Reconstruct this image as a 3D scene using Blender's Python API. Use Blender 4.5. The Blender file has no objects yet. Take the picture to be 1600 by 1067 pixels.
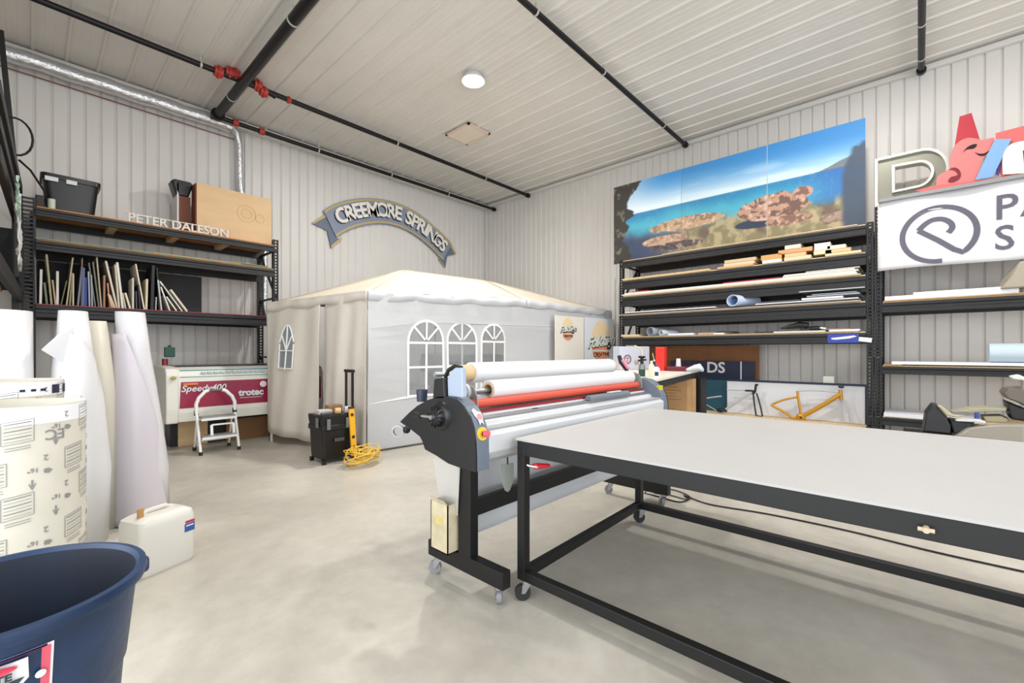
import bpy, bmesh, math, random
import numpy as np
from mathutils import Vector, Matrix, noise
random.seed(7)
SC = bpy.context.scene
COL = SC.collection
PI = math.pi
R = math.radians
# ------------------------------------------------------------------ camera
F = 693.0
CH = 1.30
AZ = R(42.5)
fx, fy = math.cos(AZ), math.sin(AZ)
cam_d = bpy.data.cameras.new('camera'); cam = bpy.data.objects.new('camera', cam_d); COL.objects.link(cam)
cam_d.sensor_width = 36.0; cam_d.lens = F/1600*36.0
cam_d.shift_y = (549-533.5)/1600
cam_d.clip_start = 0.05
cam.location = (0, 0, CH); cam.rotation_euler = (R(90), 0, AZ-R(90))
SC.camera = cam
# ------------------------------------------------------------------ light and exposure
vs = SC.view_settings
vs.view_transform = 'Standard'; vs.look = 'None'; vs.gamma = 1; vs.use_curve_mapping = False
vs.exposure = -0.02
w = bpy.data.worlds.new('world'); SC.world = w; w.use_nodes = True
w.node_tree.nodes['Background'].inputs[0].default_value = (0.88, 0.94, 1.0, 1)
w.node_tree.nodes['Background'].inputs[1].default_value = 1.0
def area(name, loc, target, sx, sy, power, col=(1, 1, 1)):
    l = bpy.data.lights.new(name, 'AREA'); l.shape = 'RECTANGLE'; l.size = sx; l.size_y = sy; l.energy = power; l.color = col
    o = bpy.data.objects.new(name, l); COL.objects.link(o); o.location = loc
    o.rotation_euler = (Vector(target)-Vector(loc)).to_track_quat('-Z', 'Y').to_euler()
    return o
# added soft fill from the unseen open end behind the camera
area('rear_fill', (2.5, -4.6, 2.6), (4.0, 4.0, 2.0), 8.0, 4.5, 260, (0.97, 0.98, 1.0))
# added fill left of the camera, to brighten below the work table
area('side_fill', (-1.75, 1.2, 1.5), (4.0, 0.6, 0.2), 5.0, 2.6, 150, (0.93, 0.97, 1.0))
# high bay lamps; the last two are added fill out of the frame (the fittings themselves are built further down)
LAMPS = [(4.40, 4.80, 5.30, 150), (5.80, 0.48, 5.30, 105), (1.6, 0.6, 5.30, 40), (1.2, 3.9, 5.30, 50)]
for i, (x, y, z, e) in enumerate(LAMPS):
    l = bpy.data.lights.new('high_bay_light', 'AREA'); l.shape = 'DISK'; l.size = 0.26; l.energy = e; l.color = (1.0, 0.97, 0.93)
    o = bpy.data.objects.new('high_bay_light', l); COL.objects.link(o); o.location = (x, y, z-0.085)

def on(px, py, ax, v):
    """the point of the plane ax = v that stands at this place of the photograph"""
    u = (px-800)/F
    d = Vector((fx+u*fy, fy-u*fx, (549-py)/F)); o = Vector((0, 0, CH)); k = 'XYZ'.index(ax)
    return o + d*((v-o[k])/d[k])
# ------------------------------------------------------------------ materials
def lin(c):
    if isinstance(c, str):
        c = [int(c[i:i+2], 16)/255 for i in (0, 2, 4)]
    return tuple((x/12.92 if x <= 0.04045 else ((x+0.055)/1.055)**2.4) for x in c[:3]) + (1,)
MATS = {}
def mat(name, col, rough=0.6, metal=0.0, var=0.0, scale=8.0, bump=0.0, bscale=30.0, emit=0, alpha=1.0, trans=0.0, col2=None, coat=0.0, stretch=None):
    if name in MATS: return MATS[name]
    m = bpy.data.materials.new(name); m.use_nodes = True; MATS[name] = m
    nt = m.node_tree; b = nt.nodes['Principled BSDF']
    c = lin(col); b.inputs['Base Color'].default_value = c
    b.inputs['Roughness'].default_value = rough; b.inputs['Metallic'].default_value = metal
    b.inputs['Coat Weight'].default_value = coat
    if trans: b.inputs['Transmission Weight'].default_value = trans
    if alpha < 1: b.inputs['Alpha'].default_value = alpha
    if emit:
        b.inputs['Emission Color'].default_value = c; b.inputs['Emission Strength'].default_value = emit
    tc = None
    if var or col2 or bump:
        tc = nt.nodes.new('ShaderNodeTexCoord'); src = tc.outputs['Object']
        if stretch:
            mp = nt.nodes.new('ShaderNodeMapping'); mp.inputs['Scale'].default_value = stretch
            nt.links.new(src, mp.inputs[0]); src = mp.outputs[0]
    if var or col2:
        n = nt.nodes.new('ShaderNodeTexNoise'); n.inputs['Scale'].default_value = scale; n.inputs['Detail'].default_value = 6
        nt.links.new(src, n.inputs['Vector'])
        r = nt.nodes.new('ShaderNodeValToRGB')
        c2 = lin(col2) if col2 else tuple(x*(1-var) for x in c[:3])+(1,)
        r.color_ramp.elements[0].position = 0.35; r.color_ramp.elements[1].position = 0.65
        r.color_ramp.elements[0].color = c2; r.color_ramp.elements[1].color = c
        nt.links.new(n.outputs[0], r.inputs[0]); nt.links.new(r.outputs[0], b.inputs['Base Color'])
    if bump:
        n2 = nt.nodes.new('ShaderNodeTexNoise'); n2.inputs['Scale'].default_value = bscale; n2.inputs['Detail'].default_value = 4
        nt.links.new(src, n2.inputs['Vector'])
        bp = nt.nodes.new('ShaderNodeBump'); bp.inputs['Strength'].default_value = bump; bp.inputs['Distance'].default_value = 0.02
        nt.links.new(n2.outputs[0], bp.inputs['Height']); nt.links.new(bp.outputs[0], b.inputs['Normal'])
    return m
def vcol_mat(name, rough=0.45):
    m = bpy.data.materials.new(name); m.use_nodes = True
    a = m.node_tree.nodes.new('ShaderNodeAttribute'); a.attribute_name = 'print'
    b = m.node_tree.nodes['Principled BSDF']; b.inputs['Roughness'].default_value = rough
    m.node_tree.links.new(a.outputs[0], b.inputs['Base Color'])
    return m
M_blk = mat('black_steel', '0d0d0f', 0.5, 0.0, var=0.35, scale=6)
M_rack = mat('rack_charcoal', '1b1b1e', 0.5, 0.0, var=0.3, scale=5)
M_white = mat('white_vinyl', 'dcdcde', 0.28)
M_tent = mat('tent_fabric', 'c9cacc', 0.55, bump=0.35, bscale=5)
M_roof = mat('tent_roof', 'ddd3c1', 0.6, bump=0.3, bscale=4)
M_flap = mat('tent_flap', 'd9d2c6', 0.6, bump=0.35, bscale=6)
M_wood = mat('plywood', 'd9b78c', 0.6, var=0.07, scale=3, stretch=(1, 1, 3))
M_deck = mat('deck_board', 'd08d4c', 0.7, var=0.25, scale=4)
M_pine = mat('pine', 'e3c79a', 0.6, var=0.2, scale=6, stretch=(1, 6, 6))
M_red = mat('red_paint', 'c5301f', 0.4)
M_grey = mat('grey_plastic', '7d838c', 0.45)
M_kraft = mat('kraft', 'c49a6c', 0.8, var=0.15, scale=5)
M_alu = mat('aluminium', 'b9bcc0', 0.3, 0.9)
M_foil = mat('silver_foil', 'd8d9dc', 0.28, 0.85, bump=0.6, bscale=25)
M_cream = mat('machine_cream', 'e3e2d8', 0.45)
M_print = mat('print_grey', '8c8c8a', 0.6)
M_navy = mat('navy', '1d2440', 0.5)
# ------------------------------------------------------------------ mesh helpers
WOFF = {}
def tag(o, label=None, cat=None, group=None, kind=None):
    if label: o['label'] = label
    if cat: o['category'] = cat
    if group: o['group'] = group
    if kind: o['kind'] = kind
    return o
def thing(name, label, cat, loc, group=None):
    o = bpy.data.objects.new(name, None); COL.objects.link(o); o.location = loc; o.empty_display_size = 0.05
    WOFF[o.name] = Vector(loc)
    return tag(o, label, cat, group)
def link(me, name, m, parent=None, origin=None):
    """mesh in world coordinates becomes one object, under its parent or with its origin at the base"""
    off = WOFF[parent.name] if parent else (Vector(origin) if origin is not None else Vector((0, 0, 0)))
    me.transform(Matrix.Translation(-off))
    o = bpy.data.objects.new(name, me); COL.objects.link(o)
    me.name = name
    if parent: o.parent = parent
    else: o.location = off
    WOFF[o.name] = off
    me.materials.clear()
    for x in (m if isinstance(m, (list, tuple)) else [m]): me.materials.append(x)
    return o
class MB:
    def __init__(s): s.v = []; s.f = []; s.m = []; s.mi = 0
    def add(s, vs, fs):
        n = len(s.v); s.v += [tuple(v) for v in vs]
        for f in fs: s.f.append(tuple(i+n for i in f)); s.m.append(s.mi)
        return s
    def box(s, x0, x1, y0, y1, z0, z1):
        return s.add([(x0,y0,z0),(x1,y0,z0),(x1,y1,z0),(x0,y1,z0),(x0,y0,z1),(x1,y0,z1),(x1,y1,z1),(x0,y1,z1)],
                     [(0,3,2,1),(4,5,6,7),(0,1,5,4),(1,2,6,5),(2,3,7,6),(3,0,4,7)])
    def obox(s, c, size, ax=None):
        """box about c; ax = (u, v, w) unit axes"""
        c = Vector(c); u, v, w_ = ax or (Vector((1,0,0)), Vector((0,1,0)), Vector((0,0,1)))
        a, b, d = size[0]/2, size[1]/2, size[2]/2
        P = [c+u*i*a+v*j*b+w_*k*d for k in (-1,1) for (i,j) in ((-1,-1),(1,-1),(1,1),(-1,1))]
        return s.add(P, [(0,3,2,1),(4,5,6,7),(0,1,5,4),(1,2,6,5),(2,3,7,6),(3,0,4,7)])
    def bar(s, p, q, wd, ht, up=(0,0,1)):
        p, q = Vector(p), Vector(q); d = (q-p); L = d.length; d.normalize()
        up = Vector(up); sd = d.cross(up)
        if sd.length < 1e-4: sd = d.cross(Vector((1,0,0)))
        sd.normalize(); u2 = sd.cross(d)
        return s.obox((p+q)/2, (L, wd, ht), (d, sd, u2))
    def tube(s, pts, r, n=12, cap=True, closed=False):
        pts = [Vector(p) for p in pts]; rs = r if isinstance(r, (list, tuple)) else [r]*len(pts)
        rings = []; prev = None
        for i, p in enumerate(pts):
            if closed: t = pts[(i+1) % len(pts)]-pts[i-1]
            else: t = pts[min(i+1, len(pts)-1)]-pts[max(i-1, 0)]
            if t.length < 1e-9: t = Vector((0,0,1))
            t.normalize()
            if prev is None:
                a = t.cross(Vector((0,0,1)))
                if a.length < 1e-3: a = t.cross(Vector((1,0,0)))
            else: a = prev - t*prev.dot(t)
            a.normalize(); prev = a; b = t.cross(a)
            rings.append([p+(a*math.cos(2*PI*k/n)+b*math.sin(2*PI*k/n))*rs[i] for k in range(n)])
        vs = [v for rg in rings for v in rg]; fs = []
        m = len(rings)
        for i in range(m if closed else m-1):
            j = (i+1) % m
            for k in range(n): fs.append((i*n+k, i*n+(k+1) % n, j*n+(k+1) % n, j*n+k))
        if cap and not closed: fs.append(tuple(range(n-1, -1, -1))); fs.append(tuple(range((m-1)*n, m*n)))
        return s.add(vs, fs)
    def cyl(s, p, q, r, r2=None, n=20, cap=True): return s.tube([p, q], [r, r if r2 is None else r2], n, cap)
    def pipe(s, p, q, ro, ri, n=32):
        """hollow roll between p and q"""
        p, q = Vector(p), Vector(q); t = (q-p).normalized(); a = t.cross(Vector((0,0,1)))
        if a.length < 1e-3: a = Vector((1,0,0))
        a.normalize(); b = t.cross(a); vs = []
        for (c, r) in ((p, ro), (q, ro), (q, ri), (p, ri)):
            vs += [c+(a*math.cos(2*PI*k/n)+b*math.sin(2*PI*k/n))*r for k in range(n)]
        fs = [(i*n+k, i*n+(k+1) % n, ((i+1) % 4)*n+(k+1) % n, ((i+1) % 4)*n+k) for i in range(4) for k in range(n)]
        return s.add(vs, fs)
    def lathe(s, c, prof, n=32, sx=1, sy=1):
        """prof: list of (r, z) above c, open where r > 0 at the ends"""
        c = Vector(c); vs = []; fs = []
        for (r, z) in prof: vs += [(c.x+r*sx*math.cos(2*PI*k/n), c.y+r*sy*math.sin(2*PI*k/n), c.z+z) for k in range(n)]
        for i in range(len(prof)-1):
            for k in range(n): fs.append((i*n+k, i*n+(k+1) % n, (i+1)*n+(k+1) % n, (i+1)*n+k))
        return s.add(vs, fs)
    def prism(s, poly, vec):
        vec = Vector(vec); n = len(poly); P = [Vector(p) for p in poly]
        vs = P+[p+vec for p in P]
        fs = [tuple(range(n-1, -1, -1)), tuple(range(n, 2*n))]+[(i, (i+1) % n, (i+1) % n+n, i+n) for i in range(n)]
        return s.add(vs, fs)
    def grid(s, fn, nu, nv):
        vs = [fn(i/nu, j/nv) for j in range(nv+1) for i in range(nu+1)]
        fs = [(j*(nu+1)+i, j*(nu+1)+i+1, (j+1)*(nu+1)+i+1, (j+1)*(nu+1)+i) for j in range(nv) for i in range(nu)]
        return s.add(vs, fs)
    def ball(s, c, r, n=12, m=8, sz=(1,1,1)):
        c = Vector(c); vs = []; fs = []
        for j in range(1, m):
            t = PI*j/m
            vs += [(c.x+r*sz[0]*math.sin(t)*math.cos(2*PI*k/n), c.y+r*sz[1]*math.sin(t)*math.sin(2*PI*k/n), c.z+r*sz[2]*math.cos(t)) for k in range(n)]
        vs += [(c.x, c.y, c.z+r*sz[2]), (c.x, c.y, c.z-r*sz[2])]; T = len(vs)-2
        for j in range(m-2):
            for k in range(n): fs.append((j*n+k, (j+1)*n+k, (j+1)*n+(k+1) % n, j*n+(k+1) % n))
        for k in range(n): fs.append((T, k, (k+1) % n)); fs.append((T+1, (m-2)*n+(k+1) % n, (m-2)*n+k))
        return s.add(vs, fs)
    def build(s, name, m, parent=None, origin=None, bev=0, smooth=False, solid=0, fix=True):
        me = bpy.data.meshes.new(name); me.from_pydata(s.v, [], s.f); 
        me.polygons.foreach_set('material_index', s.m)
        if fix and len(s.f) < 60000:
            bm = bmesh.new(); bm.from_mesh(me); bmesh.ops.recalc_face_normals(bm, faces=bm.faces); bm.to_mesh(me); bm.free()
        mi = list(s.m)
        o = link(me, name, m, parent, origin)
        me.polygons.foreach_set('material_index', mi)
        if smooth:
            me.polygons.foreach_set('use_smooth', [True]*len(me.polygons)); me.set_sharp_from_angle(angle=R(38))
        if solid:
            q = o.modifiers.new('solid', 'SOLIDIFY'); q.thickness = solid; q.offset = 0
        if bev:
            q = o.modifiers.new('bevel', 'BEVEL'); q.width = bev; q.segments = 2; q.limit_method = 'ANGLE'
        return o
def from_curve(cu, fn):
    """tessellate a curve datablock and map its points through fn"""
    ob = bpy.data.objects.new('tmp', cu); COL.objects.link(ob)
    dg = bpy.context.evaluated_depsgraph_get(); dg.update()
    me = bpy.data.meshes.new_from_object(ob.evaluated_get(dg)); bpy.data.objects.remove(ob)
    for v in me.vertices: v.co = fn(v.co.x, v.co.y, v.co.z)
    me.update()
    return me
def text_mesh(txt, size, ext, fn, bold=0.0, shear=0.0, align='LEFT', space=1.0):
    cu = bpy.data.curves.new('txt', 'FONT'); cu.body = txt; cu.size = size; cu.extrude = ext; cu.offset = bold; cu.shear = shear
    cu.align_x = align; cu.space_character = space; cu.resolution_u = 3
    return from_curve(cu, fn)
def shape_mesh(loops, ext, fn):
    cu = bpy.data.curves.new('shp', 'CURVE'); cu.dimensions = '2D'; cu.fill_mode = 'BOTH'; cu.extrude = ext
    for lp in loops:
        sp = cu.splines.new('POLY'); sp.points.add(len(lp)-1)
        for p, q in zip(sp.points, lp): p.co = (q[0], q[1], 0, 1)
        sp.use_cyclic_u = True
    return from_curve(cu, fn)
def plane_fn(o, r, u, nrm):
    o, r, u, nrm = Vector(o), Vector(r), Vector(u), Vector(nrm)
    return lambda x, y, z: o+r*x+u*y+nrm*z
def circ(cx, cy, r, n=32, a0=0, a1=2*PI, ry=None):
    full = abs(a1-a0-2*PI) < 1e-6
    return [(cx+r*math.cos(a0+(a1-a0)*k/(n if full else n-1)), cy+(ry or r)*math.sin(a0+(a1-a0)*k/(n if full else n-1))) for k in range(n)]
def band(pts, w):
    """2D outline of a stroke of width w along pts"""
    L, Rr = [], []
    for i, p in enumerate(pts):
        a = pts[max(i-1, 0)]; b = pts[min(i+1, len(pts)-1)]
        dx, dy = b[0]-a[0], b[1]-a[1]; n = math.hypot(dx, dy) or 1
        L.append((p[0]-dy/n*w/2, p[1]+dx/n*w/2)); Rr.append((p[0]+dy/n*w/2, p[1]-dx/n*w/2))
    return L+Rr[::-1]
XN = ((0,-1,0), (0,0,1), (-1,0,0))      # things on the right wall side face -X: right, up, normal
YN = ((1,0,0), (0,0,1), (0,-1,0))       # things on the left wall side face -Y
ORD = ['first','second','third','fourth','fifth','sixth','seventh','eighth','ninth','tenth','eleventh','twelfth','thirteenth','fourteenth','fifteenth','sixteenth','seventeenth','eighteenth','nineteenth','twentieth']
ORD += ['twenty-'+q for q in ORD[:9]]+['thirtieth']+['thirty-'+q for q in ORD[:9]]+['fortieth']+['forty-'+q for q in ORD[:9]]

# ================================================================== THE SETTING
X0, Y0, H = 8.6, 8.85, 5.35
XL, YB = -1.6, -4.8
def concrete():
    m = bpy.data.materials.new('concrete_floor'); m.use_nodes = True; nt = m.node_tree; b = nt.nodes['Principled BSDF']
    tc = nt.nodes.new('ShaderNodeTexCoord')
    n1 = nt.nodes.new('ShaderNodeTexNoise'); n1.inputs['Scale'].default_value = 0.7; n1.inputs['Detail'].default_value = 8; n1.inputs['Roughness'].default_value = 0.6; n1.inputs['Distortion'].default_value = 0.6
    r1 = nt.nodes.new('ShaderNodeValToRGB'); r1.color_ramp.elements[0].position = 0.3; r1.color_ramp.elements[1].position = 0.66
    r1.color_ramp.elements[0].color = lin('a9a499'); r1.color_ramp.elements[1].color = lin('cdc7bb')
    n2 = nt.nodes.new('ShaderNodeTexNoise'); n2.inputs['Scale'].default_value = 9; n2.inputs['Detail'].default_value = 8; n2.inputs['Roughness'].default_value = 0.7
    mx = nt.nodes.new('ShaderNodeMix'); mx.data_type = 'RGBA'; mx.blend_type = 'OVERLAY'; mx.inputs[0].default_value = 0.22
    nt.links.new(tc.outputs['Object'], n1.inputs[0]); nt.links.new(tc.outputs['Object'], n2.inputs[0])
    nt.links.new(n1.outputs[0], r1.inputs[0]); nt.links.new(r1.outputs[0], mx.inputs[6]); nt.links.new(n2.outputs[0], mx.inputs[7])
    nt.links.new(mx.outputs[2], b.inputs['Base Color'])
    b.inputs['Roughness'].default_value = 0.36
    bp = nt.nodes.new('ShaderNodeBump'); bp.inputs['Strength'].default_value = 0.08; nt.links.new(n2.outputs[0], bp.inputs['Height']); nt.links.new(bp.outputs[0], b.inputs['Normal'])
    return m
tag(MB().box(XL, X0+.1, YB-1.5, Y0+.1, -0.1, 0).build('floor', concrete()), kind='structure')
M_wall = mat('wall_steel', 'dedbd7', 0.42, var=0.04, scale=1.5)
M_ceil = mat('ceiling_steel', 'e0dcd6', 0.5, var=0.06, scale=1.2)
def ribbed(name, a0, a1, per, prof, place, m, b0, b1):
    """corrugated sheet: profile along a, straight along b"""
    xs = []
    n = int((a1-a0)/per)+1
    for k in range(n):
        for (t, d) in prof:
            a = a0+k*per+t*per
            if a <= a1: xs.append((a, d))
    xs.append((a1, 0))
    mb = MB(); vs = []
    for (a, d) in xs: vs += [place(a, b0, d), place(a, b1, d)]
    mb.add(vs, [(2*i, 2*i+2, 2*i+3, 2*i+1) for i in range(len(xs)-1)])
    return tag(mb.build(name, m, fix=False), kind='structure')
WP = [(0.0, 0), (0.10, 0.018), (0.86, 0.018), (0.94, 0), (0.97, -0.004)]
ribbed('wall_left', XL, X0, 0.166, WP, lambda a, b, d: (a, Y0-d, b), M_wall, 0, H)
ribbed('wall_right', YB, Y0, 0.160, WP, lambda a, b, d: (X0-d, a, b), M_wall, 0, H)
CP = [(0.0, 0), (0.05, 0), (0.09, 0.022), (0.16, 0.022), (0.20, 0), (0.42, 0), (0.45, 0.003), (0.47, 0.003), (0.50, 0), (0.70, 0), (0.73, 0.003), (0.75, 0.003), (0.78, 0)]
ribbed('ceiling', XL, X0, 0.32, CP, lambda a, b, d: (a, b, H-d), M_ceil, YB, Y0)
tag(MB().box(XL-.1, XL, 4.6, Y0, 0, H).box(XL-.1, XL, YB, 4.6, 4.2, H).build('wall_side', M_wall), kind='structure')
M_trim = mat('trim_steel', 'd9d7d2', 0.4)
tag(MB().box(XL, X0-.02, Y0-.14, Y0-.022, H-.16, H-.03).build('trim_1', M_trim, bev=.01), kind='structure')
tag(MB().box(X0-.10, X0-.022, YB, Y0-.15, H-.10, H-.03).build('trim_2', M_trim, bev=.01), kind='structure')
tag(MB().box(X0-.09, X0-.02, Y0-.09, Y0-.02, 0, H-.16).build('trim_3', M_trim, bev=.005), kind='structure')
tag(MB().box(2.60, 2.66, Y0-.05, Y0-.018, 0, H-.17).build('trim_4', M_trim, bev=.004), kind='structure')

# ceiling lamps
M_lamp = mat('lamp_lens', 'fff6e4', 0.3, emit=22)
for i, (x, y, z, e) in enumerate(LAMPS):
    t = thing('high_bay_lamp', ['round white high bay lamp glowing in the middle of the ceiling', 'round ceiling lamp above the work table, out of the frame to the right',
              'added round ceiling lamp out of the frame, nearly above the camera', 'added round ceiling lamp out of the frame, above the white vinyl rolls'][i], 'lamp', (x, y, H))
    MB().lathe((x, y, z), [(0.02, .05), (.10, .05), (.15, .0), (.17, -.05), (.165, -.055), (.14, -.03)], 40).build('housing', M_white, t, smooth=True)
    MB().lathe((x, y, z), [(0.001, -.055), (.08, -.05), (.14, -.035)], 40).build('lens', M_lamp, t, smooth=True)

# ------------------------------------------------------------------ sprinkler pipes
M_pipe = mat('pipe_black', '17161a', 0.4, 0.3)
M_ring = mat('pipe_strap', 'c9c7c2', 0.5, 0.4)
M_coup = mat('red_coupling', 'b5352a', 0.45)
def pipe_run(label, p, q, r, straps, end='q'):
    t = thing('sprinkler_pipe', label, 'pipe', p)
    MB().cyl(p, q, r, n=20).build('pipe', M_pipe, t, smooth=True)
    P, Q = Vector(p), Vector(q); d = (Q-P).normalized()
    for s in straps:
        c = P+(Q-P)*s
        mb = MB().cyl(c-d*.012, c+d*.012, r+.006, n=20)
        mb.bar(c+Vector((0,0,r)), (c.x, c.y, H-.01), .02, .012)
        mb.build('strap', M_ring, t, smooth=True)
    MB().cyl(Q-d*.05, Q+d*.02, r*1.5, n=20).cyl(Q+d*.02, Q+d*.05, r*.9, n=16).build('end_flange', M_pipe, t, smooth=True)
    return t
pipe_run('thick black main pipe running across under the ceiling, red couplings beside it', (2.09, -2.5, 5.16), (2.09, 8.44, 5.16), .065, (.2, .45, .72, .93))
t1 = pipe_run('black branch pipe with red couplings crossing the middle of the ceiling', (-1.5, 7.22, 5.21), (8.48, 7.22, 5.21), .038, (.12, .31, .62, .85))
t2 = pipe_run('black branch pipe nearest the left wall, ending in the corner', (2.16, 8.44, 5.13), (8.50, 8.44, 5.13), .036, (.25, .5, .75))
t3 = pipe_run('black branch pipe ending at the right wall above the sea mural', (-1.5, 3.27, 5.23), (8.46, 3.27, 5.23), .036, (.3, .55, .7, .9))
t4 = pipe_run('black branch pipe at the upper right, ending above the grey letter P', (2.4, -0.03, 5.23), (8.46, -0.03, 5.23), .036, (.5, .8, .94))
for (x, dz, s) in ((1.80, .0, 1.15), (1.93, .05, 1.1), (2.01, .06, 1.1), (2.30, .03, 1.15), (2.38, -.03, 1.1), (2.74, 0, .7)):
    mb = MB()
    mb.cyl((x-.045*s, 7.22, 5.21+dz), (x+.045*s, 7.22, 5.21+dz), .062*s, n=10).cyl((x-.015, 7.22, 5.21+dz), (x+.015, 7.22, 5.21+dz), .078*s, n=10)
    mb.bar((x, 7.22-.09*s, 5.21+dz), (x, 7.22+.09*s, 5.21+dz), .03, .03)
    mb.build('coupling', M_coup, t1, bev=.004)
MB().tube([(1.84, 7.22, 5.25), (2.02, 7.22, 5.27), (2.09, 7.22, 5.2)], .04, 12).tube([(2.1, 7.22, 5.2), (2.25, 7.22, 5.25), (2.4, 7.22, 5.22), (2.55, 7.22, 5.18)], .04, 12).build('elbow', M_pipe, t1, smooth=True)
for x in (2.35, 2.75): MB().cyl((x-.04, 8.44, 5.13), (x+.04, 8.44, 5.13), .055, n=12).build('coupling', M_coup, t2, bev=.004)

duct = thing('foil_duct', 'silver foil-wrapped duct running along the top of the left wall', 'duct', (-.6, 8.62, 5.2))
MB().tube([(-1.3+k*.13, 8.66, 5.14+.006*math.sin(k*1.3)) for k in range(29)], [.10+.006*math.sin(k*2.1) for k in range(29)], 18).build('duct_tube', M_foil, duct, smooth=True)
MB().tube([(2.33, 8.62, 5.14), (2.44, 8.70, 5.08), (2.49, 8.74, 4.9), (2.5, 8.74, 4.2), (2.55, 8.74, 3.9), (2.85, 8.74, 3.4), (2.9, 8.74, 3.1), (2.9, 8.74, 1.9)], .055, 14).build('down_pipe', M_foil, duct, smooth=True)
tag(MB().tube([(-1.3, 8.80, 5.02), (2.45, 8.80, 5.0), (2.5, 8.80, 4.97)], .009, 8).build('conduit', mat('conduit_red', '8a4a45', 0.5), origin=(-1.3, 8.8, 5.0)), 'thin dark red line running along the left wall just below the foil duct', 'conduit')
hp = thing('ceiling_patch', 'small pale hatch with a pinkish edge on the ceiling, beyond the glowing lamp', 'patch', (5.5, 6.15, H))  # thin pale panel with a pinkish rim, flat under the ceiling
MB().box(5.25, 5.75, 5.85, 6.45, H-.034, H-.012).build('panel', mat('patch_cream', 'e6dccb', 0.6), hp, bev=.004)
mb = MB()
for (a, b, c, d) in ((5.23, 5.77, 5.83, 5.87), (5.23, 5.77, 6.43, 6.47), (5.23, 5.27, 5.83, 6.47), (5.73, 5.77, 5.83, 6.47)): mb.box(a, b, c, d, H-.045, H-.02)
mb.build('rim', mat('patch_pink', 'e3cbbd', 0.6), hp)

# ================================================================== PALLET RACKS
def upright(x, y, z0, z1, parent, nx=(1, 0), w=.075, dp=.06):
    """punched channel: nx is the direction of its face; real holes between the rungs"""
    n = Vector((nx[0], nx[1], 0)); s = Vector((-n.y, n.x, 0)); mb = MB(); c = Vector((x, y, 0))
    for k in (-1, 1):
        mb.obox(c+s*k*(w/2-.012)+Vector((0, 0, (z0+z1)/2)), (.004, .024, z1-z0), (n, s, Vector((0,0,1))))
        mb.obox(c+s*k*(w/2-.002)-n*dp/2+Vector((0, 0, (z0+z1)/2)), (dp, .004, z1-z0), (n, s, Vector((0,0,1))))
    z = z0
    while z < z1:
        mb.obox(c+Vector((0, 0, min(z+.012, z1-.012))), (.004, w-.04, .026), (n, s, Vector((0,0,1)))); z += .05
    mb.box(x-.05, x+.05, y-.05, y+.05, z0, z0+.008) if z0 < .01 else None
    return mb.build('upright', M_rack, parent)
def beam(parent, p, q, h, depth=.045, out=(0, -1, 0)):
    """stepped box beam, p and q at its top edge"""
    p, q = Vector(p), Vector(q); out = Vector(out); mb = MB()
    up = Vector((0,0,1)); prof = [(0, 0), (depth, 0), (depth, -h*.30), (depth*.72, -h*.36), (depth*.72, -h*.62), (depth, -h*.68), (depth, -h), (0, -h)]
    mb.prism([p+out*a+up*b for a, b in prof], q-p)
    return mb.build('beam', M_rack, parent, bev=.003)
# --- rack on the left wall
YF, YR = 7.97, 8.68
rk = thing('pallet_rack', 'black pallet rack against the left wall, upright sheets on its lowest shelf', 'rack', (1.4, 8.3, 0))
for x in (.03, 2.82):
    for y in (YF, YR): upright(x-(.03 if x < 1 else 0), y, 0, 3.18 if y == YF else 3.12, rk, (0, -1), w=(.13 if x < 1 else .08), dp=.08)
    mb = MB()
    for z in (.4, 1.2, 2.2, 3.0): mb.bar((x, YF, z), (x, YR, z), .03, .03)
    for (a, b) in ((.4, 1.2), (1.2, 2.2), (2.2, 3.0)): mb.bar((x, YF, a), (x, YR, b), .03, .03)
    mb.build('brace', M_rack, rk)
LS = [(3.06, .10), (2.66, .12), (1.87, .15)]
for (z, h) in LS:
    beam(rk, (.06, YF, z), (2.79, YF, z), h)
    beam(rk, (.06, YR, z), (2.79, YR, z), h, out=(0, 1, 0))
MB().box(.07, 2.78, YF-.02, YR+.02, 3.062, 3.08).build('deck', M_deck, rk)
MB().box(.07, 2.78, YF-.02, YR+.02, 2.662, 2.678).build('deck', M_deck, rk)
tag(MB().box(.07, 2.80, YF-.05, YR+.02, 1.872, 1.884).build('deck', mat('red_laminate', '8e1f2b', 0.4), rk), 'dark red-edged shelf board')
for x in (.75, 1.45, 2.1): MB().box(x, x+.09, YF+.01, YR-.01, 3.0, 3.06).build('deck_support', M_pine, rk)
tag(MB().box(.08, 1.9, YR-.12, YR-.1, 1.89, 2.50).build('black_board', mat('black_board', '131316', 0.6), origin=(1, YR-.11, 1.89)), 'black board standing at the back behind the upright sheets on the left rack', 'board')
tag(MB().box(.06, 2.75, YF-.035, YR-.05, 2.680, 2.688).build('green_sheet', mat('green_sheet', '8fae90', 0.5), origin=(1.4, 8.3, 2.68)), 'pale green sheet lying along the middle shelf of the left rack', 'sheet')
tag(MB().box(1.2, 2.3, YF-.01, YR-.1, 2.690, 2.702).build('kraft_sheet', M_kraft, origin=(1.7, 8.3, 2.69)), 'brown sheet lying on the pale green sheet, middle shelf of left rack', 'sheet')
tag(MB().box(2.1, 2.7, YF-.02, YR-.2, 2.7035, 2.712).build('olive_sheet', mat('olive_sheet', '9a9c74', 0.6), origin=(2.4, 8.3, 2.70)), 'short olive sheet at the right end of the middle shelf of left rack', 'sheet')
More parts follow.
